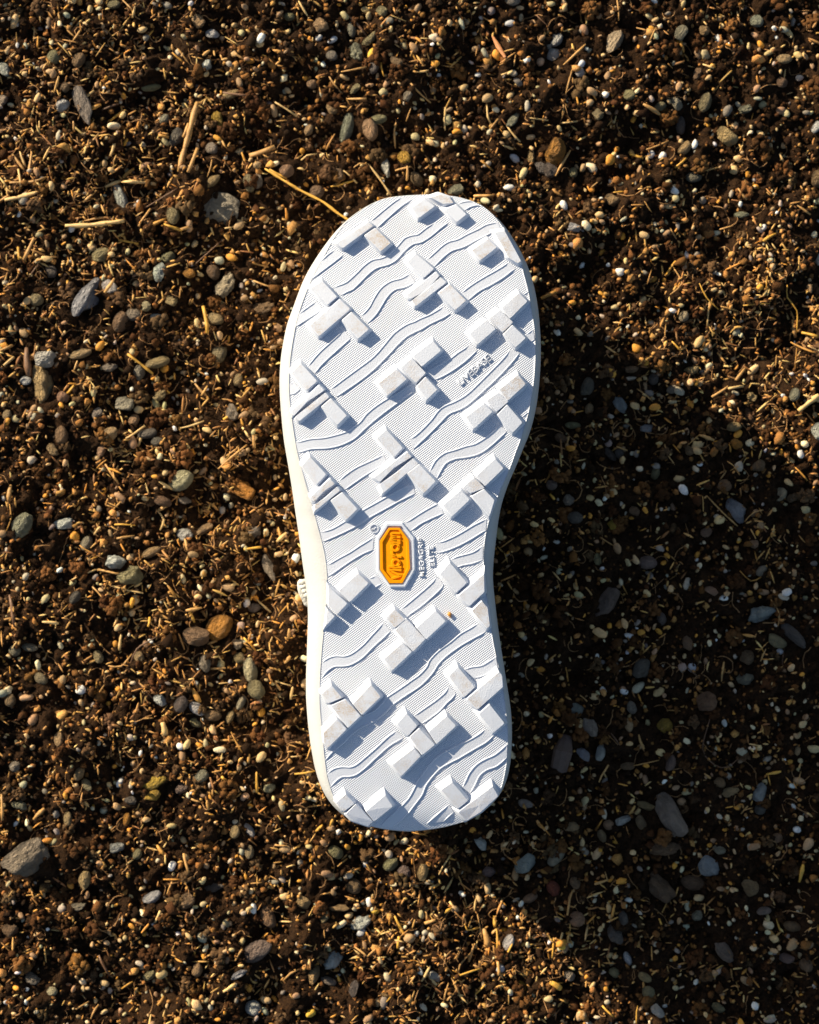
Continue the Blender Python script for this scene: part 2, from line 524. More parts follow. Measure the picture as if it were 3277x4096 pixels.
LUG_TOPS = []
def in_poly(p, P):
    c = False
    for i in range(len(P)):
        a, b = P[i - 1], P[i]
        if (a.y > p.y) != (b.y > p.y) and p.x < (b.x - a.x) * (p.y - a.y) / (b.y - a.y) + a.x: c = not c
    return c
def lug_plan(tile, pts):
    px = src(tile, pts)
    t = (sum(p[1] for p in px) / len(px) - 800) / 2500
    h = 0.0028 + 0.0009 * t
    return ccw([Vector(on_sole(x, y, h)[:2]) for x, y in px]), t, h
def rim_clamp(x, y):
    """a lug's foot stops at the edge of the outsole"""
    k = DIST / ((ZC - zs(x, y)) * PXS)
    py = CY - y * k
    lo, hi = (np.interp(py, o_y, o_l) - 3 - CX) / k, (np.interp(py, o_y, o_r) + 3 - CX) / k
    if 860 < py < 3200: x = min(max(x, lo), hi)
    return float(x), y
def lug(k):
    plan, t, h = LUG_TOPS[k]
    h += random.uniform(-0.00018, 0.00018)
    n = len(plan); near = []
    for i in range(n):                        # which sides look across a groove at another lug
        a, b = plan[i], plan[(i + 1) % n]; e = (b - a); nn = Vector((e.y, -e.x)).normalized(); hit = 0
        for f in (0.2, 0.5, 0.8):
            q = a + e * f + nn * 0.0017
            hit += any(in_poly(q, o[0]) for m, o in enumerate(LUG_TOPS) if m != k)
        near.append((nn, hit >= 2))
    def is_near(v): return max(near, key=lambda q: q[0].dot(v))[1]
    top = offset_poly(plan, lambda v: -0.00052 if is_near(v) else -0.00008)
    d_w = 0.0012 + 0.0008 * t
    base_side = offset_poly(top, lambda v: 0.00022 if is_near(v) else 0.0010 + d_w * max(0.0, v.x * -0.80 + v.y * 0.60) + 0.0002 * max(0.0, v.x))
    edge = [(a, b) for a, b in zip(top, base_side)]
    tr = round_poly(top, 0.0005); br = round_poly(base_side, 0.0008)
    shrink = [p + (Vector((sum(q.x for q in top) / n, sum(q.y for q in top) / n)) - p).normalized() * 0.00030 for p in tr]
    mid2 = [a + (b - a) * 0.08 for a, b in zip(tr, br)]
    f1, f2, f3 = ([a + (b - a) * k_ for a, b in zip(tr, br)] for k_ in (0.34, 0.66, 1.12))
    rings = []
    for poly, dz in ((shrink, h), (tr, h - 0.00016), (mid2, h - 0.0005), (f1, h * 0.46), (f2, h * 0.17), (br, h * 0.035), (f3, -0.00045)):
        rings.append([Vector((*rim_clamp(p.x, p.y), zs(p.x, p.y) + dz)) for p in poly])
    v, f, m = loft(rings)
    cc = Vector((sum(p.x for p in shrink) / m, sum(p.y for p in shrink) / m)); v.append(Vector((cc.x, cc.y, zs(cc.x, cc.y) + h)))
    f += [(i, (i + 1) % m, len(v) - 1)[::-1] for i in range(m)]
    f = [tuple(reversed(q)) for q in f]
    o = mesh_obj('lug', v, f, M_LUG, shoe, False)
    o.data.polygons.foreach_set('use_smooth', [m * 2 <= q < m * 6 for q in range(len(f))])
    return o

LUGS = [
 ('T1', [(1150,395),(1210,440),(835,715),(760,655)]), ('T1', [(1240,465),(1430,655),(1310,755),(1100,560)]),
 ('T1', [(580,1115),(770,1315),(650,1420),(445,1205)]), ('T1', [(800,1345),(930,1465),(545,1800),(430,1670)]),
 ('T1', [(945,1500),(1160,1720),(1030,1835),(825,1605)]),
 ('T2', [(180,105),(310,200),(110,345),(20,220)]), ('T2', [(570,175),(700,300),(585,395),(430,240)]),
 ('T2', [(250,90),(370,56),(495,100),(540,160),(420,175)]),
 ('T2', [(960,600),(1075,705),(870,865),(765,740)]), ('T2', [(1045,520),(1165,500),(1372,880),(1335,905),(1215,830)]),
 ('T2', [(70,780),(300,970),(165,1090),(-30,880)]),
 ('T2', [(325,1010),(365,1050),(200,1220),(5,1340),(-35,1290)]), ('T2', [(380,1075),(450,1135),(70,1430),(20,1370),(230,1230)]),
 ('T2', [(490,1160),(695,1365),(565,1480),(350,1270)]),
 ('T2', [(1345,1265),(1450,1370),(1235,1585),(1130,1450)]), ('T2', [(1105,1475),(1255,1630),(1145,1735),(975,1580)]),
 ('T4', [(940,0),(1060,110),(835,300),(735,165)]), ('T4', [(1265,60),(1430,225),(1310,335),(1155,170)]),
 ('T4', [(285,255),(385,375),(150,575),(40,440)]), ('T4', [(20,465),(180,655),(75,775),(-115,580)]),
 ('T4', [(195,700),(340,860),(210,985),(85,815)]), ('T3', [(1500,600),(1625,730),(1390,930),(1275,780)]),
 ('T3', [(320,530),(525,755),(395,870),(210,640)]), ('T3', [(545,800),(610,860),(420,1010),(230,1180),(200,1130)]),
 ('T3', [(625,895),(670,945),(300,1245),(250,1195)]), ('T3', [(690,965),(890,1180),(775,1295),(570,1070)]),
 ('T3', [(1370,1345),(1580,1580),(1470,1695),(1255,1455)]),
 ('C2', [(830,640),(858,668),(760,740),(655,828),(622,800)]), ('C2', [(868,680),(900,712),(680,895),(655,845),(760,760)]),
 ('C2', [(905,715),(1010,825),(935,900),(830,775)]),
 ('T4', [(1335,670),(1430,790),(1205,1000),(1100,855)]), ('T4', [(1085,890),(1200,1005),(1070,1130),(950,990)]),
 ('T4', [(910,1030),(1020,1130),(790,1340),(690,1195)]), ('T4', [(1200,1040),(1390,1265),(1275,1385),(1080,1165)]),
 ('T6', [(1050,105),(1155,225),(930,445),(820,315)]), ('T6', [(790,335),(905,465),(745,535),(660,450)]),
 ('T6', [(630,490),(740,610),(520,820),(410,680)]), ('T6', [(915,480),(1045,620),(1020,720),(980,820),(765,565)]),
 ('T5', [(430,80),(635,305),(520,430),(330,190)]), ('T5', [(680,350),(735,415),(600,530),(480,635),(440,580)]),
 ('T5', [(765,455),(805,495),(500,745),(480,690),(600,580)]), ('T5', [(830,520),(1020,730),(885,860),(685,625)]),
 ('T8', [(490,-95),(705,160),(570,285),(370,45)]), ('T8', [(915,45),(922,270),(730,445),(600,315)]),
 ('T8', [(885,380),(960,470),(985,690),(955,725),(765,495)]),
 ('T7', [(1025,40),(1155,165),(925,395),(785,250)]), ('T7', [(660,205),(895,415),(770,550),(655,430)]), ('T7', [(645,485),(740,575),(625,690)]),
 ('T7', [(1475,480),(1610,610),(1480,715),(1370,590)]), ('C3', [(820,750),(945,875),(870,950),(755,815)]),
 ('T8', [(315,500),(440,630),(205,855),(80,710)]), ('T7', [(1565,900),(1690,1010),(1450,1235),(1345,1095)]),
 ('T8', [(590,1190),(805,1445),(670,1570),(480,1305)]), ('T8', [(1095,1255),(1138,1300),(1148,1440),(830,1720),(700,1590)]),
 ('T10', [(980,50),(1170,290),(1035,405),(850,170)]),
 ('T7', [(695,1415),(830,1575),(665,1645),(575,1525)]), ('T9', [(860,10),(1060,200),(905,345),(690,70)]),
 ('T9', [(760,235),(885,360),(655,590),(605,530),(595,405)]), ('T9', [(1185,-190),(1305,-40),(1075,185),(960,45)]),
 ('C4', [(825,395),(895,475),(835,540),(765,465)]), ('C4', [(905,490),(1005,595),(925,660),(845,545)]),
 ('T10', [(455,195),(570,320),(330,545),(230,390)]), ('C4', [(870,615),(915,665),(795,790),(735,720)]),
 ('T9', [(870,1160),(985,1275),(850,1375),(755,1260)]), ('T9', [(995,1300),(1210,1500),(1150,1560),(970,1500),(875,1400)]),
 ('T9', [(1360,1170),(1455,1310),(1225,1500),(1120,1370)]), ('T10', [(520,1010),(720,1240),(590,1345),(385,1105)]),
 ('T10', [(1020,1060),(1090,1180),(870,1385),(690,1490),(595,1380)]),
]
for t, p in LUGS: LUG_TOPS.append(lug_plan(t, p))
for k in range(len(LUGS)): lug(k)

# ------------------------------------------------------------------ wavy bands between thin ridges
def ridge_mesh(px, parent, w=0.00044, h=0.00046):
    P = [p for p in catmull([Vector((x, y, 0)) for x, y in px], 9)]
    verts, faces = [], []
    prof = [(-1.25, -0.0004), (-0.85, h * 0.45), (-0.3, h), (0.3, h), (0.85, h * 0.45), (1.25, -0.0004)]
    Q = [on_sole(p.x, p.y) for p in P]
    n = len(Q)
    for i, q in enumerate(Q):
        t = Q[min(i + 1, n - 1)] - Q[max(i - 1, 0)]; t.z = 0
        s = Vector((t.y, -t.x, 0)).normalized()
        taper = min(1.0, 0.35 + min(i, n - 1 - i) * 0.3)
        for a, z in prof:
            v = q + s * (a * w * taper); v.z = zs(v.x, v.y) + (z * taper if z > 0 else z)
            verts.append(v)
    m = len(prof)
    for i in range(n - 1):
        for k in range(m - 1):
            faces.append((i * m + k, i * m + k + 1, (i + 1) * m + k + 1, (i + 1) * m + k))
    faces.append(tuple(range(m))); faces.append(tuple((n - 1) * m + k for k in range(m - 1, -1, -1)))
    return mesh_obj('ridge', verts, faces, M_BAND, parent, True)

def resample(px, n):
    P = catmull([Vector((x, y, 0)) for x, y in px], 6)
    L = [0.0]
    for a, b in zip(P, P[1:]): L.append(L[-1] + (b - a).length)
    out = []
    for k in range(n):
        d = L[-1] * k / (n - 1)
        out.append((np.interp(d, L, [p.x for p in P]), np.interp(d, L, [p.y for p in P])))
    return out
def band_part(up, lo):
    n = 36
    A, B = resample(up, n), resample(lo, n)
    verts, faces = [], []
    for (ax_, ay_), (bx, by) in zip(A, B):
        for k in range(4):
            verts.append(on_sole(ax_ + (bx - ax_) * k / 3, ay_ + (by - ay_) * k / 3, 0.00016))
    for i in range(n - 1):
        for k in range(3):
            faces.append((i * 4 + k, (i + 1) * 4 + k, (i + 1) * 4 + k + 1, i * 4 + k + 1))
    o = mesh_obj('wavy_band', verts, faces, M_BAND, shoe, True)
    ridge_mesh(up, o); ridge_mesh(lo, o)

BANDS = [
 (S('T1',[(1170,395),(1330,260),(1480,140),(1570,92)]), S('T1',[(1255,470),(1420,320),(1560,200),(1680,120)])),
 (S('T1',[(720,1215),(780,1180),(880,1140),(1000,1035),(1100,935),(1200,865),(1300,845),(1400,800),(1510,695),(1600,595),(1700,560)],'T2',[(100,548),(200,470),(300,410)]),
  S('T1',[(810,1300),(900,1250),(960,1225),(1060,1130),(1160,1030),(1260,960),(1400,920),(1500,860),(1600,750),(1700,670)],'T2',[(140,645),(260,570),(380,470),(475,400)])),
 (S('T1',[(1060,1560),(1160,1450),(1220,1340),(1300,1220),(1420,1130),(1560,1090),(1670,1030)]), S('T1',[(1140,1645),(1250,1530),(1320,1420),(1390,1310),(1480,1230),(1600,1200),(1725,1140)])),
 (S('T2',[(205,865),(300,780),(400,690),(480,640),(590,610),(700,550),(850,480),(940,430),(1085,398)]), S('T2',[(300,945),(400,840),(500,760),(560,735),(660,705),(800,630),(920,570),(1020,520),(1120,488)])),
 (S('T1',[(570,880),(650,800),(740,735)]), S('T1',[(455,1095),(600,985),(720,895),(840,800)])),
 (S('T1',[(295,1530),(400,1450),(515,1370)]), S('T1',[(255,1685),(400,1590),(500,1530),(590,1470)])),
 (S('T2',[(585,185),(650,150),(740,140),(800,157)]), S('T2',[(670,255),(740,210),(820,190),(880,198)])),
 (S('T2',[(630,1275),(750,1180),(900,1085),(1050,1000),(1150,940),(1220,890)]), S('T2',[(715,1360),(850,1250),(1000,1170),(1150,1080),(1240,1010),(1300,970)])),
 (S('T3',[(680,860),(850,730),(1000,620),(1200,470),(1330,330),(1420,220),(1500,140),(1620,60)],'T4',[(62,20)],'T2',[(120,1590),(250,1535),(420,1435)]),
  S('T3',[(760,945),(900,850),(1060,740),(1230,600),(1400,430),(1520,300),(1620,210),(1725,150)],'T4',[(150,110)],'T2',[(250,1650),(400,1580),(500,1520)])),
 (S('T4',[(1430,185),(1520,115)]), S('T4',[(1490,270),(1535,238)])),
 (S('T3',[(400,580),(480,480),(560,390),(660,300),(750,220),(850,130)]), S('T3',[(490,660),(560,570),(650,480),(760,380),(850,300),(935,225)])),
 (S('T3',[(180,795),(235,760)]), S('T3',[(185,922),(250,900),(310,850)])),
 (S('T3',[(260,1515),(430,1470),(600,1455),(750,1420),(900,1370),(1040,1270),(1130,1160),(1250,1060),(1390,970),(1550,880),(1720,760)]),
  S('T3',[(285,1635),(450,1590),(650,1580),(820,1540),(980,1460),(1100,1350),(1200,1260),(1350,1140),(1500,1030),(1650,920),(1725,870)])),
 (S('T4',[(180,650),(330,580),(430,520),(510,470),(600,400),(680,350),(735,300)]), S('T4',[(300,740),(430,680),(560,600),(680,510),(780,420),(830,370)])),
 (S('T4',[(0,1475),(100,1400),(250,1250),(360,1110),(450,1050),(550,1010),(700,920),(850,780),(980,650),(1100,530),(1190,430),(1235,365)]),
  S('T4',[(40,1590),(200,1440),(350,1290),(480,1160),(600,1110),(720,1040),(880,900),(1030,760),(1150,640),(1260,520),(1350,405)])),
 (S('T6',[(240,280),(285,180),(335,110),(430,40),(560,0)],'T4',[(680,1560),(800,1530),(920,1460),(1000,1400),(1110,1300)]),
  S('T6',[(330,355),(390,240),(450,160),(560,110),(700,90),(820,60),(910,15)],'T4',[(1000,1550),(1090,1470),(1190,1375)])),
 (S('T5',[(790,385),(870,310),(1000,220),(1150,150),(1340,60)]), S('T5',[(860,490),(1000,390),(1150,290),(1380,160)])),
 (S('T5',[(560,1015),(700,975),(850,890),(980,800),(1090,740),(1250,650),(1400,567),(1560,480),(1700,425)]),
  S('T5',[(590,1130),(750,1060),(900,990),(1050,910),(1170,830),(1350,730),(1550,620),(1725,535)])),
 (S('T5',[(640,1425),(800,1330),(920,1265),(1050,1180),(1220,1075)]), S('T5',[(655,1560),(800,1460),(930,1370),(1080,1280),(1205,1228)])),
 (S('T5',[(1600,905)],'T6',[(0,865),(130,780),(250,710),(370,650)]), S('T5',[(1670,1000)],'T6',[(60,960),(130,910),(270,840),(410,780)])),
 (S('T6',[(325,1145),(400,1130),(520,1080),(650,1010),(800,920),(945,850)]), S('T6',[(330,1270),(450,1240),(600,1180),(750,1100),(880,1020),(935,992)])),
 (S('T6',[(500,1360),(570,1320),(680,1290),(780,1260),(860,1210),(900,1184)]), S('T6',[(570,1450),(650,1420),(760,1400),(850,1370),(897,1352)])),
 (S('T7',[(1145,115),(1250,70)]), S('T7',[(1190,250),(1240,210),(1320,165)])),
 (S('T7',[(1550,490),(1650,405)],'T8',[(0,395),(100,310),(200,225),(290,140),(330,80)]), S('T7',[(1630,580)],'T8',[(0,545),(120,460),(230,370),(330,280),(380,230),(415,180)])),
 (S('T7',[(580,1148),(650,1090),(750,1060),(850,1065),(950,1030),(1080,930),(1200,800),(1340,650)]), S('T7',[(575,1335),(640,1250),(730,1190),(850,1185),(950,1160),(1080,1080),(1200,960),(1330,840),(1425,750)])),
 (S('T9',[(660,605),(760,500),(900,370),(1080,210),(1230,130),(1340,20)],'T7',[(1380,1570),(1500,1490),(1640,1395)],'T8',[(0,1375),(120,1290),(210,1190),(245,1110),(350,1000),(500,890),(620,790),(750,715),(840,660)]),
  S('T9',[(625,738),(700,650),(830,540),(950,420),(1080,330),(1190,280),(1330,180),(1450,60)],'T7',[(1520,1610),(1660,1515)],'T8',[(0,1515),(150,1410),(280,1270),(350,1160),(450,1060),(600,950),(750,860),(900,780),(940,750)])),
 (S('T8',[(660,1235),(750,1200),(880,1180),(970,1130),(1060,1075)]), S('T8',[(780,1330),(880,1310),(970,1270),(1080,1193)])),
 (S('T10',[(45,200),(150,125),(280,35)],'T8',[(330,1600),(430,1515),(485,1430)]), S('T10',[(140,295),(260,215),(370,130),(460,30)],'T8',[(510,1590),(565,1520)])),
 (S('T9',[(645,915),(720,850),(830,825),(920,830),(1000,800),(1100,720),(1250,590),(1400,450),(1500,380)]), S('T9',[(685,1075),(750,1000),(830,945),(900,945),(1000,920),(1120,830),(1280,680),(1420,560),(1580,465)])),
 (S('T10',[(930,360),(840,430),(720,500),(560,580),(420,650),(320,720),(220,830),(150,930),(80,1040),(0,1190)],'T9',[(1560,1310),(1420,1440),(1310,1545)]),
  S('T10',[(1040,430),(940,520),(820,590),(700,660),(600,720),(480,780),(380,840),(290,930),(200,1050),(150,1170),(60,1290)],'T9',[(1640,1400),(1540,1500),(1450,1570)])),
 (S('T10',[(650,1080),(690,990),(740,890),(830,790),(930,730),(1040,680),(1130,610),(1200,548)]), S('T10',[(740,1150),(800,1050),(860,930),(950,860),(1060,820),(1150,750),(1195,704)])),
 (S('T10',[(210,1525),(330,1420),(480,1290)]), S('T10',[(410,1500),(540,1380)])),
]
for u, l in BANDS: band_part(u, l)
for px in (S('T1',[(750,635),(850,560),(960,470),(1050,410),(1130,370)]), S('T2',[(405,215),(470,180),(540,165)]), S('T2',[(1390,1300),(1458,1252)]), S('T4',[(1380,1200),(1450,1140)])):
    ridge_mesh(px, shoe)

# ------------------------------------------------------------------ amber badge and raised lettering
def poly_at(tile, pts, dz): return [on_sole(x, y, dz) for x, y in src(tile, pts)]
OCT_OUT = [(510,165),(810,165),(1025,430),(1045,1040),(860,1370),(590,1370),(345,1060),(340,440)]
OCT_IN = [(535,205),(795,210),(985,470),(1005,1045),(832,1335),(568,1335),(372,1045),(370,470)]
OCT_Y = [(555,245),(765,245),(940,480),(965,1035),(815,1310),(570,1310),(390,1050),(380,500)]
OCT_YI = [(577,290),(743,290),(892,512),(908,1020),(783,1248),(617,1248),(447,1040),(437,522)]
def grow(pts, d):
    c = Vector((sum(p[0] for p in pts) / len(pts), sum(p[1] for p in pts) / len(pts)))
    return [tuple((Vector(p) + (Vector(p) - c).normalized() * d)) for p in pts]
rim_rings = [poly_at('V', grow(OCT_OUT, 48), -0.0004), poly_at('V', grow(OCT_OUT, 24), 0.0004), poly_at('V', grow(OCT_OUT, 4), 0.00112), poly_at('V', OCT_OUT, 0.00125), poly_at('V', OCT_IN, 0.00125), poly_at('V', OCT_IN, 0.0002), poly_at('V', grow(OCT_IN, -500), 0.0002)]
v, f, n = loft(rim_rings); badge = mesh_obj('badge', v, f, M_BAND, shoe)
yel = [poly_at('V', OCT_Y, 0.0002), poly_at('V', OCT_Y, 0.00122), poly_at('V', grow(OCT_Y, -8), 0.00134), poly_at('V', grow(OCT_YI, 6), 0.00134), poly_at('V', OCT_YI, 0.00122), poly_at('V', OCT_YI, 0.00055)]
v, f, n = loft(yel); f.append(tuple(range(len(v) - n, len(v))))
mesh_obj('badge_plate', v, f, M_YELLOW, badge)

def stroke(px, w, z0, z1, tile='V'):
    """flat-topped raised stroke along tile pixels"""
    P = catmull([Vector((x, y, 0)) for x, y in px], 14)
    verts, faces = [], []
    n = len(P)
    for i, p in enumerate(P):
        t = (P[min(i + 1, n - 1)] - P[max(i - 1, 0)]).normalized()
        s = Vector((t.y, -t.x, 0))
        e = t * (w * 0.5 if i == n - 1 else (-w * 0.5 if i == 0 else 0))
        for k, z in ((-0.62, z0), (-0.45, z1), (0.45, z1), (0.62, z0)):
            q = p + s * (w * k) + e
            sx, sy = src(tile, [(q.x, q.y)])[0]
            verts.append(on_sole(sx, sy, z))
    for i in range(n - 1):
        for k in range(3): faces.append((i * 4 + k, i * 4 + k + 1, (i + 1) * 4 + k + 1, (i + 1) * 4 + k))
    faces.append((3, 2, 1, 0)); faces.append(tuple((n - 1) * 4 + k for k in range(4)))
    return verts, faces
def strokes_obj(name, lines, w, z0, z1, mat, parent):
    av, af = [], []
    for ln in lines:
        v, f = stroke(ln, w, z0, z1); k = len(av)
        av += v; af += [tuple(i + k for i in q) for q in f]
    return mesh_obj(name, av, af, mat, parent)
def circ(cx, cy, r, n=12, a0=0, a1=360): return [(cx + r * math.cos(R(a0 + (a1 - a0) * k / n)), cy + r * math.sin(R(a0 + (a1 - a0) * k / n))) for k in range(n + 1)]
letters = [
 [[(618, 1085), (705, 1125), (790, 1160)], [(790, 1162), (705, 1190), (618, 1222)]],
 [[(645, 1045), (775, 1058)], [(585, 1052), (600, 1054)]],
 [[(570, 992), (775, 1002)], circ(690, 915, 66)],
 [[(640, 792), (775, 800)], [(690, 790), (645, 770), (618, 738), (618, 715)]],
 [circ(680, 618, 66), [(612, 532), (755, 540)]],
 [[(600, 488), (755, 494)], [(690, 488), (620, 468), (605, 440), (640, 420), (755, 424)], [(690, 418), (612, 394), (594, 366), (630, 345), (755, 350)]],
]
for ln in letters: strokes_obj('badge_letter', ln, 42, 0.00045, 0.00122, M_YELLOW, badge)

def raised_text(name, body, tile, p0, p1, cap_px, depth, parent, spacing=1.0):
    """text whose baseline runs from tile pixel p0 to p1, capitals cap_px high"""
    cu = bpy.data.curves.new(name, 'FONT'); cu.body = body; cu.size = 1.0; cu.space_character = spacing
    cu.offset = 0.014 if len(body) > 1 else 0.004
    cu.extrude = 0.0; cu.resolution_u = 3
    tmp = bpy.data.objects.new(name, cu); col.objects.link(tmp)
    dg = bpy.context.evaluated_depsgraph_get()
    me = bpy.data.meshes.new_from_object(tmp.evaluated_get(dg))
    col.objects.unlink(tmp); bpy.data.objects.remove(tmp)
    bm = bmesh.new(); bm.from_mesh(me)
    r = bmesh.ops.extrude_face_region(bm, geom=list(bm.faces))
    for g in r['geom']:
        if isinstance(g, bmesh.types.BMVert): g.co.z = 1.0
    xs = [v_.co.x for v_ in bm.verts]; ys = [v_.co.y for v_ in bm.verts]
    x0, x1 = min(xs), max(xs); capm = max(ys)
    a, b = Vector(p0), Vector(p1); d = (b - a); up = Vector((d.y, -d.x)).normalized()
    for v_ in bm.verts:
        q = a + d * ((v_.co.x - x0) / (x1 - x0)) + up * (v_.co.y / capm * cap_px)
        sx, sy = src(tile, [(q.x, q.y)])[0]
        v_.co = on_sole(sx, sy, depth if v_.co.z > 0.5 else -0.0002)
    bmesh.ops.recalc_face_normals(bm, faces=bm.faces)
    bm.to_mesh(me); bm.free()
    me.materials.clear(); me.materials.append(M_BAND)
    return link(bpy.data.objects.new(name, me), parent)
raised_text('raised_lettering', 'MEGAGRIP', 'V', (1245, 1185), (1205, 430), 100, 0.00055, shoe, 1.05)
raised_text('raised_lettering', 'ELITE', 'V', (1435, 985), (1410, 595), 100, 0.00055, shoe, 1.05)
raised_text('raised_lettering', 'LIVEBASE', 'T4', (630, 812), (1012, 488), 92, 0.0006, shoe, 1.0)
reg = raised_text('registered_mark', 'R', 'V', (315, 292), (313, 232), 88, 0.0006, shoe)
rv, rf = stroke(circ(275, 258, 80, 20), 22, -0.0002, 0.0006)
mesh_obj('registered_ring', rv, rf, M_BAND, reg)

# ------------------------------------------------------------------ pebbles, one object each
def icosphere(sub):
    bm = bmesh.new(); bmesh.ops.create_icosphere(bm, subdivisions=sub, radius=1.0)
    bm.verts.ensure_lookup_table()
    V_ = np.array([v_.co[:] for v_ in bm.verts]); F_ = np.array([[v_.index for v_ in f_.verts] for f_ in bm.faces]); bm.free()
    return V_, F_
ICO3, ICO3F = icosphere(3); ICO2, ICO2F = icosphere(2); ICO1, ICO1F = icosphere(1)
def stone_verts(base, r, angular, lump):
    v = base.copy()
    u = base
    for _ in range(5):
        d = r.normal(size=3); d /= np.linalg.norm(d); ph = r.uniform(0, 6.28); k = r.uniform(1.2, 2.6)
        v += u * (lump * np.sin(k * (u @ d) + ph))[:, None] * 0.5
    for _ in range(int(4 + 9 * angular)):
        d = r.normal(size=3); d /= np.linalg.norm(d)
        c = r.uniform(0.62, 0.92) if angular > 0.3 else r.uniform(0.78, 1.0)
        s = v @ d
        over = np.maximum(s - c, 0)
        v -= d[None, :] * (over * (0.92 if angular > 0.3 else 0.6))[:, None]
    v /= np.abs(v).max(0)[None, :]
    return v
def make_stone_mesh(name, seed, angular, lump, extra=0.0):
    r = np.random.default_rng(seed)
    v = stone_verts(ICO3, r, angular, lump)
    if extra:
        for _ in range(14):
            d = r.normal(size=3); d /= np.linalg.norm(d); k = r.uniform(5, 11)
            v += ICO3 * (extra * np.sin(k * (ICO3 @ d) + r.uniform(0, 6.28)))[:, None] * 0.25
    me = bpy.data.meshes.new(name)
    me.from_pydata([tuple(p) for p in v], [], [tuple(int(i) for i in f_) for f_ in ICO3F]); me.update()
    me.polygons.foreach_set('use_smooth', [angular < 0.85] * len(me.polygons))
    return me
SHAPES = {}
for nm, (ang, lmp, ext, cnt) in {'rounded': (0.28, 0.16, 0.03, 7), 'angular': (0.95, 0.22, 0.05, 8), 'lumpy': (0.45, 0.34, 0.12, 6), 'oval': (0.24, 0.13, 0.03, 5), 'flat': (0.75, 0.24, 0.04, 6)}.items():
    for mt in (M_STONE, M_WHITE_STONE):
        L_ = SHAPES.setdefault((nm, mt.name), [])
        for k in range(cnt):
            me = make_stone_mesh('pebble', 100 + len(SHAPES) * 17 + k * 3 + int(ang * 50), ang, lmp, ext)
            me.materials.append(mt); L_.append(me)

PAL = {'white': (.78, .73, .64), 'grey': (.44, .355, .25), 'dark grey': (.20, .162, .125), 'tan': (.58, .385, .17), 'brown': (.34, .20, .095),
       'orange': (.64, .28, .035), 'cream': (.70, .57, .34), 'olive': (.42, .34, .165), 'grey-green': (.39, .36, .235), 'bluish grey': (.47, .455, .44),
       'purplish brown': (.33, .22, .165), 'yellow': (.70, .42, .05), 'pinkish': (.56, .32, .17), 'red-brown': (.36, .075, .03)}
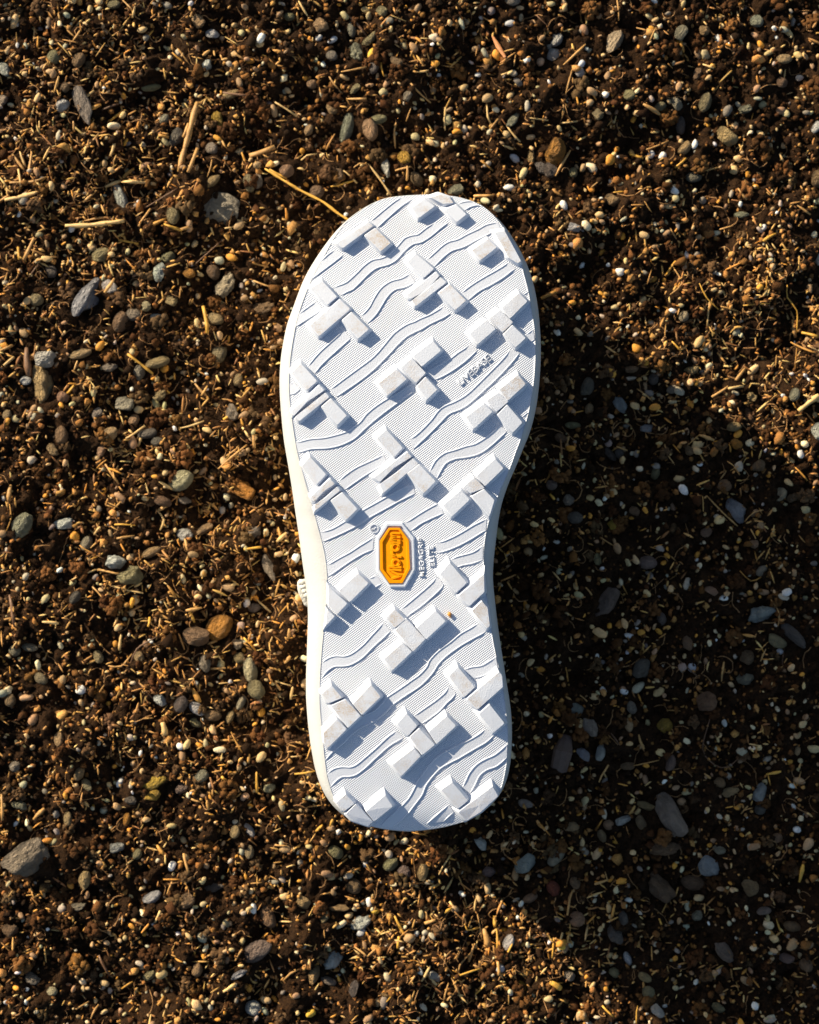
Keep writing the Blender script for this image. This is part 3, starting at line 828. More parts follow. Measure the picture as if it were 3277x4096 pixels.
# tile, x, y, length, width (tile pixels), angle (0 = level, 90 = upright, anticlockwise), colour, shape, own label / landmark name
W, GY, DG, TN, BR, OR, CRM, OL, GG, BG, PB, YL, PK, RB = list(PAL)
Rn, An, Lm, Ov, Fl = 'rounded', 'angular', 'lumpy', 'oval', 'flat'
PEB = [
 ('A',520,655,240,92,112,GY,Fl,'long grey slab'), ('A',395,660,80,70,30,W,An), ('A',1390,1305,262,190,-20,GY,Fl,'big flat grey stone'), ('A',770,1250,180,72,112,W,Ov,'glossy white splinter'),
 ('A',640,1600,105,85,10,OL,An), ('A',1000,1715,115,62,80,W,An), ('A',690,1800,105,72,-25,W,Fl), ('A',1430,1780,155,112,75,CRM,Lm,'pitted cream stone'),
 ('A',1190,1720,75,55,-10,OR,An), ('A',1340,1710,90,75,-40,BR,Rn), ('A',550,1880,270,120,58,BG,Lm,'dark and white streaked stone'), ('A',760,2020,120,88,60,BR,Ov),
 ('A',845,1975,92,74,0,GY,Rn), ('A',1095,1890,92,58,-10,TN,Lm), ('A',1355,2000,98,68,-15,TN,Rn), ('A',30,440,85,62,-40,W,An), ('A',1330,215,82,45,-5,W,An),
 ('A',1260,140,92,78,-20,TN,Lm), ('A',1295,405,72,58,60,W,Lm), ('A',1335,945,78,66,-50,GY,Rn), ('A',1120,860,125,75,75,DG,An), ('A',1360,740,140,62,110,YL,Lm),
 ('A',1330,1140,130,55,32,TN,Ov), ('A',1090,1350,112,72,100,OL,Rn), ('A',355,370,88,72,-30,OL,Rn), ('A',500,380,92,66,70,BR,Ov), ('A',960,555,118,44,8,OL,Ov), ('A',1665,1935,150,85,25,BR,Lm),
 ('A',20,630,72,62,40,GY,Rn), ('A',340,470,60,46,90,BR,Ov), ('A',410,555,62,58,0,BR,An), ('A',1455,600,98,44,20,TN,Ov), ('A',1565,1150,110,58,110,OL,Ov), ('A',1625,1140,88,46,95,GY,Ov),
 ('A',1060,1620,82,68,20,OL,Rn), ('A',925,1925,75,62,15,CRM,An), ('A',985,1995,85,44,0,W,Ov), ('A',235,1880,80,72,0,OL,Rn), ('A',890,190,70,40,15,TN,Ov), ('A',1040,750,70,50,40,GG,Rn),
 ('A',1375,1640,62,50,0,GG,Lm), ('A',330,1710,95,70,-25,DG,Fl), ('A',1690,660,55,52,0,PB,Rn), ('A',1625,280,62,40,0,TN,Rn), ('A',720,35,80,48,10,OL,Ov),
 ('B',285,115,120,90,0,W,An,'white stone above the long tan stone'), ('B',280,275,222,108,95,TN,Lm,'long tan stone'), ('B',800,385,135,90,15,GY,Lm), ('B',1145,870,158,112,38,CRM,Rn,'cream stone left of the shoe'),
 ('B',1555,930,145,108,-5,OR,Lm,'orange-brown stone'), ('B',145,1165,185,108,55,GG,An,'grey-green slate at the left edge'), ('B',405,1145,122,62,10,W,Lm), ('B',720,1380,122,95,15,W,Lm,'crinkled white stone'),
 ('B',820,1450,138,128,0,OL,Lm,'heart-shaped grey-tan stone'), ('B',690,585,112,78,30,TN,Rn), ('B',930,580,115,54,15,DG,Ov), ('B',990,630,68,50,10,DG,Rn), ('B',395,580,112,75,85,BR,Rn),
 ('B',1165,1215,90,76,20,W,An), ('B',1280,1175,110,55,25,TN,An), ('B',1385,1785,178,135,50,OR,Rn,'big orange stone'), ('B',1240,1840,158,112,-5,BR,An,'brown block beside the big orange stone'),
 ('B',1570,2060,142,80,95,CRM,Ov), ('B',1290,2030,98,80,-60,GY,An), ('B',1380,75,118,80,85,OL,Ov), ('B',1495,245,74,54,70,TN,Rn), ('B',995,135,145,58,18,TN,Ov), ('B',520,80,142,54,12,TN,Ov),
 ('B',1620,1500,58,54,0,W,Rn), ('B',1690,1430,170,62,-60,GY,An), ('B',100,1940,68,62,0,GG,Rn), ('B',195,1915,95,48,-5,GY,Rn), ('B',400,350,72,66,-40,PK,Rn), ('B',610,450,72,62,30,GY,An), ('B',700,165,88,54,20,GY,An),
 ('B',885,200,95,66,80,GY,An), ('B',1030,175,62,48,30,OR,Lm), ('B',1015,335,85,72,60,TN,Lm), ('B',875,430,58,48,-20,TN,Rn), ('B',1460,455,110,70,-60,GY,An), ('B',165,250,68,48,0,W,Rn),
 ('B',55,460,66,52,50,TN,Rn), ('B',105,485,58,48,0,OL,Rn), ('B',845,495,72,56,60,PK,Rn), ('B',340,690,88,62,-30,TN,Lm), ('B',640,680,85,46,80,PK,Ov), ('B',1030,1005,110,54,-15,BR,Ov), ('B',1165,1000,80,48,0,GY,An),
 ('B',1595,1195,76,60,10,GY,Lm), ('B',550,1265,95,62,75,GY,Ov), ('B',960,1320,125,52,25,TN,Ov), ('B',285,1620,70,40,50,OL,Ov), ('B',1495,1900,68,56,0,CRM,An), ('B',1510,1985,70,62,-40,TN,An), ('B',1385,2030,50,62,0,OL,Rn),
 ('B',1600,1670,76,52,15,GY,Rn), ('B',1510,1790,58,50,90,PB,Rn), ('B',620,1980,78,50,-60,OL,Ov), ('B',880,1980,72,56,-30,TN,Rn), ('B',265,2110,84,60,-40,OL,Rn), ('B',475,1605,80,58,50,DG,Ov), ('B',100,290,1,1,0,GY,Rn),
 ('C',170,1100,262,170,33,GY,Lm,'big grey stone at the lower left edge'), ('C',1610,50,122,98,-75,OL,Rn,'olive egg-shaped stone'), ('C',1240,165,98,66,-20,W,An), ('C',1340,205,98,62,-5,BR,Rn), ('C',1140,130,100,74,70,DG,Rn),
 ('C',975,625,165,76,28,YL,An,'yellow shell fragment'), ('C',970,705,115,62,35,YL,Fl), ('C',1140,650,84,68,20,PB,An), ('C',1270,585,92,62,45,GG,Ov), ('C',955,1340,115,70,22,W,Rn,'white oblong stone'), ('C',1165,1360,108,96,30,BR,An),
 ('C',1350,1280,125,56,18,DG,An), ('C',540,1235,112,70,80,TN,An), ('C',1620,1690,185,130,40,PB,Fl,'dark purple flat stone'), ('C',1595,2030,96,76,-30,W,Rn), ('C',735,1030,84,60,10,BG,An), ('C',865,1070,64,55,60,OL,Rn),
 ('C',1475,935,76,60,80,TN,Rn), ('C',1565,925,96,48,-55,W,Rn), ('C',1680,1460,136,80,-60,BR,Ov), ('C',380,355,84,60,100,TN,Rn), ('C',220,1855,92,80,0,GY,Lm), ('C',335,1925,60,54,0,CRM,Rn), ('C',485,1745,102,74,75,OR,Lm),
 ('C',1500,1825,96,40,25,BG,An), ('C',1010,105,78,62,-50,W,An), ('C',500,565,84,56,60,TN,Ov), ('C',550,640,76,48,-60,OL,An), ('C',75,105,80,62,70,BR,Rn), ('C',45,55,58,48,30,CRM,Rn), ('C',510,45,60,52,20,W,Rn),
 ('C',430,850,84,52,90,TN,Ov), ('C',800,855,78,42,85,OR,Ov), ('C',755,625,54,44,30,W,An), ('C',105,520,64,56,20,GY,Rn), ('C',130,755,88,60,-20,GG,Lm), ('C',830,740,84,50,-10,DG,An), ('C',650,800,54,44,0,GG,Rn),
 ('C',1235,250,72,50,-20,OL,Rn), ('C',1445,215,78,42,70,TN,Ov), ('C',1515,120,92,42,60,CRM,Ov), ('C',1690,655,70,58,20,CRM,Rn), ('C',1130,400,48,42,0,W,Rn), ('C',1380,420,74,40,0,CRM,Ov), ('C',1535,715,58,40,40,PK,An),
 ('C',1565,1055,84,54,85,OL,Ov), ('C',1520,1050,56,40,70,GG,Rn), ('C',1080,1150,62,44,70,W,Ov), ('C',500,1400,110,56,25,GY,Lm), ('C',65,1545,110,72,15,BR,Lm), ('C',940,1830,85,50,30,OL,An), ('C',1245,1790,84,62,70,TN,Rn), ('C',1590,1415,60,40,80,W,Rn),
 ('D',415,255,172,88,58,CRM,An,'long cream block'), ('D',830,200,112,68,62,GY,An), ('D',975,205,76,60,-50,TN,An), ('D',1300,140,78,74,0,GG,Rn), ('D',1055,255,64,46,70,W,Rn), ('D',1475,375,88,58,-5,TN,Rn),
 ('D',185,465,60,54,-50,W,Rn), ('D',40,260,88,66,50,W,Ov), ('D',15,355,84,62,50,W,An), ('D',975,650,115,72,75,OL,Rn,'olive bean-shaped stone'), ('D',800,655,88,64,-70,GY,An), ('D',695,680,72,50,20,OL,An), ('D',1115,865,125,88,-40,TN,Lm,'tan lump on the right'),
 ('D',1460,530,66,62,0,BR,Rn), ('D',850,940,88,56,55,TN,Ov), ('D',910,920,68,38,75,W,Rn), ('D',710,990,52,44,60,W,Rn), ('D',30,965,160,108,75,OR,An,'big orange-tan stone'), ('D',5,1085,95,78,-40,DG,An), ('D',160,1440,98,56,-20,W,Lm),
 ('D',1695,1130,112,90,70,BR,Rn), ('D',905,1125,94,58,5,GY,Rn), ('D',500,600,68,64,0,OL,Rn), ('D',345,600,50,46,0,W,Rn), ('D',440,1720,56,48,0,W,Rn), ('D',870,1610,68,42,75,W,An), ('D',845,2000,64,54,70,CRM,Rn), ('D',1180,2095,56,50,0,GG,Rn),
 ('D',315,735,86,62,-40,OL,Lm), ('D',555,715,70,40,25,TN,Lm), ('D',635,985,54,46,90,W,Rn), ('D',150,1090,62,52,70,OL,Rn), ('D',390,1265,80,66,-30,TN,Lm), ('D',1290,225,58,30,-25,PK,Rn), ('D',800,280,66,42,20,OR,An), ('D',955,355,54,34,0,RB,Ov),
 ('D',1190,1005,66,46,15,TN,Rn), ('D',780,1205,66,42,-40,W,Ov), ('D',790,1260,44,48,0,OL,Rn), ('D',1215,1360,90,40,10,GG,An), ('D',1245,690,88,62,30,GG,Lm), ('D',820,795,110,54,100,DG,Ov), ('D',740,1305,76,36,0,TN,Ov), ('D',310,1360,56,40,0,TN,Rn), ('D',930,460,92,44,75,BR,Lm), ('D',365,480,56,40,50,BR,Rn), ('D',1475,190,60,46,20,GG,An), ('D',1340,665,54,50,0,OL,Rn), ('D',1310,625,56,24,5,GG,An), ('D',1680,805,76,42,60,W,Ov), ('D',650,15,52,46,0,W,Rn),
 ('E',445,400,105,70,-60,BG,An,'pale blue-grey chip beside the shoe'), ('E',530,410,64,44,-20,TN,Rn), ('E',160,1115,88,66,0,DG,Rn), ('E',115,1010,78,68,-80,GY,An), ('E',1170,1060,165,82,-52,BG,Lm,'blue and white streaked stone'), ('E',610,1400,108,78,10,PB,Rn,'purplish dome-shaped stone'),
 ('E',360,1640,205,105,58,PB,Fl,'dark half-moon stone'), ('E',1315,1720,168,108,25,BG,Lm,'bluish quartz stone'), ('E',1530,1860,190,78,-42,DG,Fl,'dark leaf-shaped stone'), ('E',1430,1895,118,66,-25,OL,Ov), ('E',1250,1995,96,84,-20,BR,An), ('E',870,1915,84,70,-50,BR,An), ('E',570,2070,135,100,30,DG,Fl,'blackish stone below the half-moon stone'),
 ('E',1240,2130,100,80,30,GY,An), ('E',1455,960,96,72,60,CRM,An), ('E',1530,985,74,60,60,BR,Lm), ('E',1320,785,86,66,50,BR,An), ('E',1165,540,88,54,15,TN,Rn), ('E',1185,590,64,42,60,OR,Rn), ('E',1180,655,78,54,-20,OR,An), ('E',1260,645,58,46,40,CRM,Rn),
 ('E',1580,710,58,44,-60,W,An), ('E',1690,575,105,82,100,W,An), ('E',1275,350,66,58,0,TN,Lm), ('E',1540,340,78,62,70,GG,Rn), ('E',1150,390,60,40,30,CRM,Ov), ('E',890,185,84,48,15,TN,Lm), ('E',650,240,66,56,90,DG,Rn), ('E',360,640,60,44,-20,PB,Rn), ('E',375,715,95,40,-48,PB,Ov), ('E',440,715,66,50,-60,DG,Rn),
 ('E',145,530,88,40,-5,OL,Ov), ('E',400,1165,70,54,-50,YL,An), ('E',1105,905,90,74,50,BR,An), ('E',815,870,68,44,-10,TN,An), ('E',495,1860,62,34,-10,W,An), ('E',65,610,68,56,-20,BR,Rn), ('E',235,290,108,70,75,DG,Ov), ('E',700,1750,78,54,-75,PB,Rn), ('E',980,1205,70,58,20,PK,Rn), ('E',535,1070,72,58,0,BR,An),
 ('E',890,2055,62,50,-40,BG,An), ('E',425,2055,66,44,-60,GY,Rn), ('E',665,835,72,46,80,OL,Ov), ('E',775,305,72,46,15,GY,Rn), ('E',610,550,86,48,5,BG,Fl), ('E',620,325,66,46,-20,DG,Rn), ('E',510,180,80,40,5,BR,Ov), ('E',300,1385,84,52,-80,OL,An), ('E',245,430,66,52,90,TN,Rn), ('E',1025,1575,92,48,-15,PK,An), ('E',860,1530,74,42,60,GY,An), ('E',1095,1620,52,34,-20,W,An), ('E',1290,1285,62,52,-40,PK,An), ('E',1335,1445,80,50,40,GY,Ov), ('E',1470,1615,74,38,-10,GY,Rn), ('E',1445,1955,58,44,-10,BG,An), ('E',830,2060,54,52,0,PB,Rn), ('E',1610,1065,58,46,0,OL,Rn), ('E',10,905,62,62,0,PB,Rn), ('E',500,235,78,26,5,GY,Ov), ('E',880,695,68,48,-30,BR,An), ('E',1190,790,50,62,0,GY,An),
 ('F',1000,110,142,108,15,BR,An,'brown five-sided stone'), ('F',260,285,128,86,-75,GY,Fl), ('F',155,170,95,84,0,BG,Lm), ('F',730,260,106,78,40,YL,An,'yellowish triangular stone'), ('F',320,440,108,54,82,W,An,'upright white block'), ('F',215,450,92,58,-50,BG,An), ('F',485,520,84,52,-5,BR,An), ('F',760,505,98,52,80,PB,Ov),
 ('F',760,830,262,130,-62,GY,Lm,'largest grey stone in the shoe shadow'), ('F',610,775,112,42,-18,TN,An), ('F',745,1045,195,100,15,BR,Lm,'big brown boulder-like stone'), ('F',990,1155,132,118,-30,BG,An,'blue-grey and tan stone'), ('F',690,1290,190,105,-45,BR,Lm), ('F',905,1260,145,84,-10,BR,Rn), ('F',1265,1290,108,98,-5,BR,An,'square brown stone'), ('F',170,1490,94,84,-20,PK,Rn),
 ('F',415,1595,125,92,-40,DG,An,'dark blue-grey triangular stone'), ('F',1525,1530,106,60,-10,BR,Rn), ('F',1105,1700,170,88,-60,PB,Fl,'brownish pink flat stone'), ('F',1140,690,115,58,28,TN,An), ('F',1315,690,110,72,65,BG,An,'blue-white kite-shaped stone'), ('F',1065,630,68,60,0,BR,Rn), ('F',25,1300,96,76,-70,RB,Ov), ('F',40,1095,130,62,48,GY,Ov), ('F',460,865,92,48,20,W,An), ('F',575,885,105,52,-60,BR,Ov),
 ('F',130,910,92,56,10,TN,Rn), ('F',370,895,62,56,0,PK,Rn), ('F',490,1740,82,42,-72,W,Rn), ('F',680,2070,88,60,-50,W,An), ('F',1605,1775,84,72,-20,BR,Rn), ('F',620,1950,78,68,-40,OL,Rn), ('F',1430,975,60,58,0,BR,Rn), ('F',1070,1055,84,46,-10,GG,An), ('F',155,1260,72,58,-50,BR,Rn), ('F',1490,1730,86,56,-10,PB,An),
 ('F',515,155,80,58,-70,GY,Rn), ('F',190,260,66,46,85,TN,Rn), ('F',275,90,64,42,10,TN,An), ('F',335,45,48,42,30,W,An), ('F',465,50,50,46,0,W,An), ('F',210,785,68,40,70,BR,Ov), ('F',825,750,56,48,0,BR,Rn), ('F',865,690,76,36,15,OL,Ov), ('F',330,970,86,48,-70,BR,Ov), ('F',200,1005,62,36,80,TN,Ov), ('F',1320,795,66,56,0,DG,Rn), ('F',1120,590,48,44,0,GY,Rn), ('F',450,1250,60,48,-20,OR,Rn), ('F',600,1855,86,48,-25,TN,Ov), ('F',400,1825,66,52,-30,OL,Rn), ('F',125,1840,66,62,-50,GY,An), ('F',70,1665,52,46,20,YL,Rn), ('F',1555,925,48,38,0,W,Rn), ('F',1290,2040,48,50,0,W,An), ('F',925,1460,60,66,0,GG,An), ('F',1345,1440,84,48,15,PB,Rn), ('F',460,1480,58,80,0,DG,Rn), ('F',1060,2045,78,50,-30,OL,An),
 ('G',300,155,98,84,40,TN,Lm), ('G',480,185,92,50,95,GG,Ov), ('G',515,345,115,98,-50,GG,Lm,'grey-green block at the top'), ('G',680,90,82,58,-45,OL,An), ('G',595,255,100,46,42,OL,Lm), ('G',605,345,78,40,65,YL,Lm), ('G',620,425,88,60,80,DG,Rn), ('G',770,385,80,62,-50,BR,Lm), ('G',355,355,68,58,0,GY,Rn), ('G',500,560,70,46,35,OL,An), ('G',680,585,56,54,0,OL,Rn), ('G',835,595,76,50,70,GY,Lm), ('G',365,690,78,54,-10,TN,An),
 ('G',455,810,180,66,78,GG,Ov,'long grey-green stone above the toe'), ('G',600,825,132,84,-65,PK,Rn,'pinkish tan stone above the toe'), ('G',650,750,98,54,5,OL,Ov), ('G',700,1045,130,56,-80,W,Lm), ('G',815,995,86,74,-30,YL,Rn), ('G',75,1075,84,78,0,PK,Rn), ('G',270,1215,92,80,0,BR,Rn), ('G',1130,1190,92,68,10,GG,An), ('G',1500,750,108,52,60,GG,An), ('G',1185,820,62,44,80,GY,Rn), ('G',1475,150,62,40,8,BG,An), ('G',1580,380,48,40,10,W,Rn), ('G',1490,10,86,54,0,GY,Rn), ('G',410,1105,92,58,-60,BR,An), ('G',1015,900,60,52,50,GG,Lm), ('G',90,110,64,50,10,OL,Rn), ('G',275,240,46,36,20,W,Rn), ('G',360,255,64,34,30,BG,An), ('G',215,820,68,46,70,TN,Rn), ('G',235,530,66,56,0,PK,Rn), ('G',1275,470,48,38,40,W,Rn), ('G',1665,395,56,48,80,PK,Rn), ('G',1475,600,56,36,60,TN,Ov), ('G',1680,1060,110,84,-60,DG,Fl), ('G',985,1125,54,50,0,CRM,Lm), ('G',890,1130,92,60,-50,BR,Rn), ('G',1500,995,68,44,-40,BG,Rn), ('G',1170,150,76,30,110,GG,An), ('G',440,100,58,38,-60,OL,Rn), ('G',880,860,54,48,0,OL,Rn), ('G',1615,985,56,76,0,TN,Lm), ('G',1465,1180,68,40,0,W,Rn),
 ('H',385,165,96,60,-30,OL,Ov), ('H',730,240,98,64,38,OL,Rn), ('H',820,285,92,76,20,PB,An), ('H',925,290,106,62,80,TN,An), ('H',495,385,100,90,-60,BR,Rn,'brown round stone below the heel'), ('H',540,600,135,96,15,W,Lm,'large white stone below the heel'), ('H',540,675,64,44,40,BG,Rn), ('H',365,840,120,84,65,W,Lm,'bluish white stone near the bottom'), ('H',250,930,118,62,72,TN,An), ('H',340,970,92,46,-20,GY,Ov), ('H',495,1010,118,58,85,DG,An), ('H',395,510,118,46,0,TN,Lm), ('H',315,570,72,44,70,OL,Ov), ('H',1575,240,145,88,50,BG,Fl,'pale slate in shadow below the heel'), ('H',1290,105,96,52,-50,W,An), ('H',815,100,48,44,40,CRM,Rn), ('H',1465,730,98,56,65,W,Rn), ('H',1545,1010,78,54,-60,YL,Rn), ('H',1005,945,88,46,-30,W,An), ('H',1345,290,78,58,20,PB,Rn), ('H',1600,450,92,48,25,PK,Rn), ('H',60,445,56,46,0,TN,Rn), ('H',175,480,86,62,-30,TN,Lm), ('H',320,255,1,1,0,GY,Rn), ('H',355,325,62,36,35,TN,Ov), ('H',460,565,58,40,25,TN,Ov), ('H',630,535,50,42,-40,YL,Rn), ('H',225,1175,56,50,0,YL,An), ('H',640,1110,46,50,0,TN,Rn), ('H',415,620,72,36,25,CRM,Ov), ('H',712,180,50,46,0,GY,Rn), ('H',1160,275,40,52,0,CRM,Rn), ('H',460,315,58,36,20,GY,Rn), ('H',590,480,38,62,0,W,Ov),
]
PEB = [p for p in PEB if p[3] > 5]
PEB.sort(key=lambda p: -p[3] * p[4] * TILES[p[0]][2] ** 2 - (1e9 if len(p) > 8 else 0))
SMALL_PEB = PEB[300:]; PEB = PEB[:300]

SHOE_MARKS = [('the toe of the shoe', at_z(1720, 760, 0)), ('the ball of the shoe', at_z(1160, 1500, 0)), ('the heel of the shoe', at_z(1600, 3360, 0)),
              ('the outer edge of the sole', at_z(2130, 1350, 0)), ('the waist of the shoe', at_z(1990, 2300, 0)), ('the cream midsole wall', at_z(1190, 2700, 0))]
MARKS = list(SHOE_MARKS)
for p in PEB:
    if len(p) > 8:
        x, y = src(p[0], [(p[1], p[2])])[0]
        MARKS.append(('the ' + p[8], at_z(x, y, 0)))
DIRS = ['right of', 'above right of', 'above', 'above left of', 'left of', 'below left of', 'below', 'below right of']
used_labels = set()
def place_words(p, rank):
    ds = sorted(((Vector((m.x - p.x, m.y - p.y)).length, nm, m) for nm, m in MARKS), key=lambda t: t[0])
    d, nm, m = ds[rank]
    a = math.degrees(math.atan2(p.y - m.y, p.x - m.x)) % 360
    w = DIRS[int(((a + 22.5) % 360) // 45)]
    pre = 'just ' if d < 0.014 else ('well ' if d > 0.055 else '')
    return pre + w + ' ' + nm
SWAP = {'lying upright': 'running up and down', 'lying level': 'running across'}
def unique_label(head_variants, p):
    for rank in range(0, 9):
        for head in head_variants:
            s = (head + ' ' + place_words(p, rank))
            if s not in used_labels and 4 <= len(s.split()) <= 16:
                used_labels.add(s); return s
    s = head_variants[0] + ' ' + place_words(p, 0)
    return s

KIND_WORD = {'rounded': 'rounded', 'angular': 'angular', 'lumpy': 'knobbly', 'oval': 'oval', 'flat': 'flat'}
def add_pebble(px, py, L, Wd, ang, colour, shape, own=None, z_sink=0.42):
    p = on_ground(px, py)
    p.z = max(p.z, sum(gz(p.x + dx_, p.y + dy_) for dx_, dy_ in ((0, 0), (.003, 0), (-.003, 0), (0, .003), (0, -.003))) / 5)
    f = PXS * (ZC - p.z) / DIST * 0.5
    a, b = L * f * 1.16, Wd * f * 1.16
    c = min(a, b) * (0.45 if shape == 'flat' else random.uniform(0.6, 0.85))
    white = colour in ('white', 'bluish grey')
    me = random.choice(SHAPES[(shape, (M_WHITE_STONE if white else M_STONE).name)])
    o = bpy.data.objects.new('pebble', me)
    o.location = (p.x, p.y, p.z + c * z_sink + 0.0006)
    o.rotation_euler = (R(random.uniform(-9, 9)), R(random.uniform(-9, 9)), R(ang))
    o.scale = (a, b, c)
    base = PAL[colour]; k = random.uniform(0.85, 1.15)
    o.color = tuple(min(0.85, ch * k * random.uniform(0.94, 1.06)) for ch in base) + (1,)
    link(o)
    mm = max(a, b) * 2000
    size = 'tiny' if mm < 6.0 else ('small' if mm < 9 else ('middling' if mm < 14 else 'large'))
    if own:
        lab = own; used_labels.add(lab)
        if len(lab.split()) < 4: lab = lab + ' lying on the soil'
    else:
        e = max(a, b) / min(a, b)
        sh = KIND_WORD[shape] + (' long' if e > 1.9 else '')
        lab = unique_label([f'{size} {colour} {sh} pebble', f'{size} {colour} {sh} stone'], p)
    tag(o, lab, 'pebble', 'pebbles lying on the soil')
    return o, p, max(a, b)
OCC = []
for q in PEB:
    t, x, y, L, Wd, ang, c_, s_ = q[:8]
    px, py = src(t, [(x, y)])[0]
    k = TILES[t][2]
    o, p, r_ = add_pebble(px, py, L * k, Wd * k, ang, c_, s_, q[8] if len(q) > 8 else None)
    OCC.append((p.x, p.y, r_))
OCCA = np.array(OCC)

# a wedge of bark and the seed on the sole
bark_px = src('F', [(75, 450)])[0]; bp = on_ground(*bark_px, 0.002)
bv, bf = tube([on_ground(*src('F', [(105, 340)])[0], 0.003), on_ground(*src('F', [(85, 430)])[0], 0.0045), on_ground(*src('F', [(55, 550)])[0], 0.003)], [0.0030, 0.0052, 0.0046], 9, 0.55)
o = mesh_obj('bark_chip', bv, bf, M_STRAW, None, False); o.color = (0.085, 0.05, 0.038, 1)
tag(o, 'dark chip of bark in the shadow right of the heel', 'bark chip')
wv, wf = tube([on_ground(*src('G', [(1365, 225)])[0], 0.002), on_ground(*src('G', [(1400, 290)])[0], 0.004), on_ground(*src('G', [(1445, 360)])[0], 0.0025)], [0.0005, 0.0013, 0.0007], 7, 0.5)
o = mesh_obj('wood_chip', wv, wf, M_STRAW, None, False); o.color = (0.42, 0.17, 0.06, 1)
tag(o, 'reddish wood splinter on the soil above right of the toe', 'wood chip')
sp_ = src('T8', [(490, 552)])[0]
sv = [on_sole(sp_[0] + x, sp_[1] + y, 0.0007) for x, y in ((-3, -12), (0, 0), (4, 12))]
sv, sf = tube(catmull(sv, 0.0004), [0.0003, 0.0007, 0.00095, 0.00095, 0.0007, 0.0003][:len(catmull(sv, 0.0004))] + [0.0004] * max(0, len(catmull(sv, 0.0004)) - 6), 8, 0.8)
o = mesh_obj('seed', sv, sf, M_STRAW, None, True); o.color = (0.62, 0.26, 0.05, 1)
tag(o, 'tiny orange-brown seed lying on the white sole near the heel lugs', 'seed')

# ------------------------------------------------------------------ straw, one object each
STRAW_COL = {'golden': (.70, .37, .055), 'pale': (.68, .44, .17), 'tan': (.54, .29, .09), 'brown': (.17, .085, .04), 'orange': (.50, .24, .045)}
def add_straw(pts_px, w_px, colour, own=None, kind='straw', lift=None):
    pts = []
    n = len(pts_px)
    f0 = PXS * ZC / DIST
    rad = max(0.00022, w_px * f0 * 0.5)
    P2 = [Vector((x, y, 0)) for x, y in pts_px]
    if n == 2:
        d = P2[1] - P2[0]; s = Vector((-d.y, d.x, 0)) * random.uniform(-0.05, 0.05)
        P2 = [P2[0], P2[0].lerp(P2[1], 0.33) + s * random.uniform(0.5, 1), P2[0].lerp(P2[1], 0.66) + s * random.uniform(0.3, 1), P2[1]]
    C_ = catmull(P2, 22)
    zz = [gz(*at_z(p.x, p.y, 0)[:2]) for p in C_]
    top = max(zz)
    m = len(C_)
    k0, k1 = random.uniform(0.3, 1.0), random.uniform(0.3, 1.0)
    for i, p in enumerate(C_):
        t = i / max(1, m - 1)
        z = max(zz[i], (zz[0] * (1 - t) + zz[-1] * t) * 0.5 + top * 0.5) + rad * 1.1 + 0.0010
        if lift: z += lift[0] + (lift[1] - lift[0]) * t
        pts.append(at_z(p.x, p.y, z))
    rr = [rad * (0.9 + 0.2 * math.sin(i * 1.7 + k0 * 5)) * (1.0 if 0 < i < m - 1 else 0.7) for i in range(m)]
    v, f = tube(pts, rr, 6, random.uniform(0.55, 0.95))
    o = mesh_obj(kind, v, f, M_STRAW, None, True)
    c_ = STRAW_COL[colour]; k = random.uniform(0.8, 1.15)
    o.color = tuple(min(0.8, ch * k) for ch in c_) + (1,)
    mid = pts[m // 2]
    ln = (pts[-1] - pts[0]).length * 1000
    a = math.degrees(math.atan2(pts[-1].y - pts[0].y, pts[-1].x - pts[0].x)) % 180
    o_w = 'lying level' if a < 18 or a > 162 else ('slanting up right' if a < 72 else ('lying upright' if a < 108 else 'slanting up left'))
    size = 'very short' if ln < 6 else ('short' if ln < 10 else ('mid-length' if ln < 18 else 'long'))
    word = {'straw': 'straw', 'twig': 'twig', 'rootlet': 'rootlet'}[kind]
    thick = 'thin ' if rad < 0.0005 else ('stout ' if rad > 0.0011 else '')
    lab = own or unique_label([f'{size} {colour} {word} {o_w},', f'{size} {thick}{colour} {word} {o_w},', f'{size} {colour} {word}'], mid)
    used_labels.add(lab)
    tag(o, lab, kind, {'straw': 'straw bits on the soil', 'twig': 'twigs on the soil', 'rootlet': 'rootlets on the soil'}[kind])
    return o

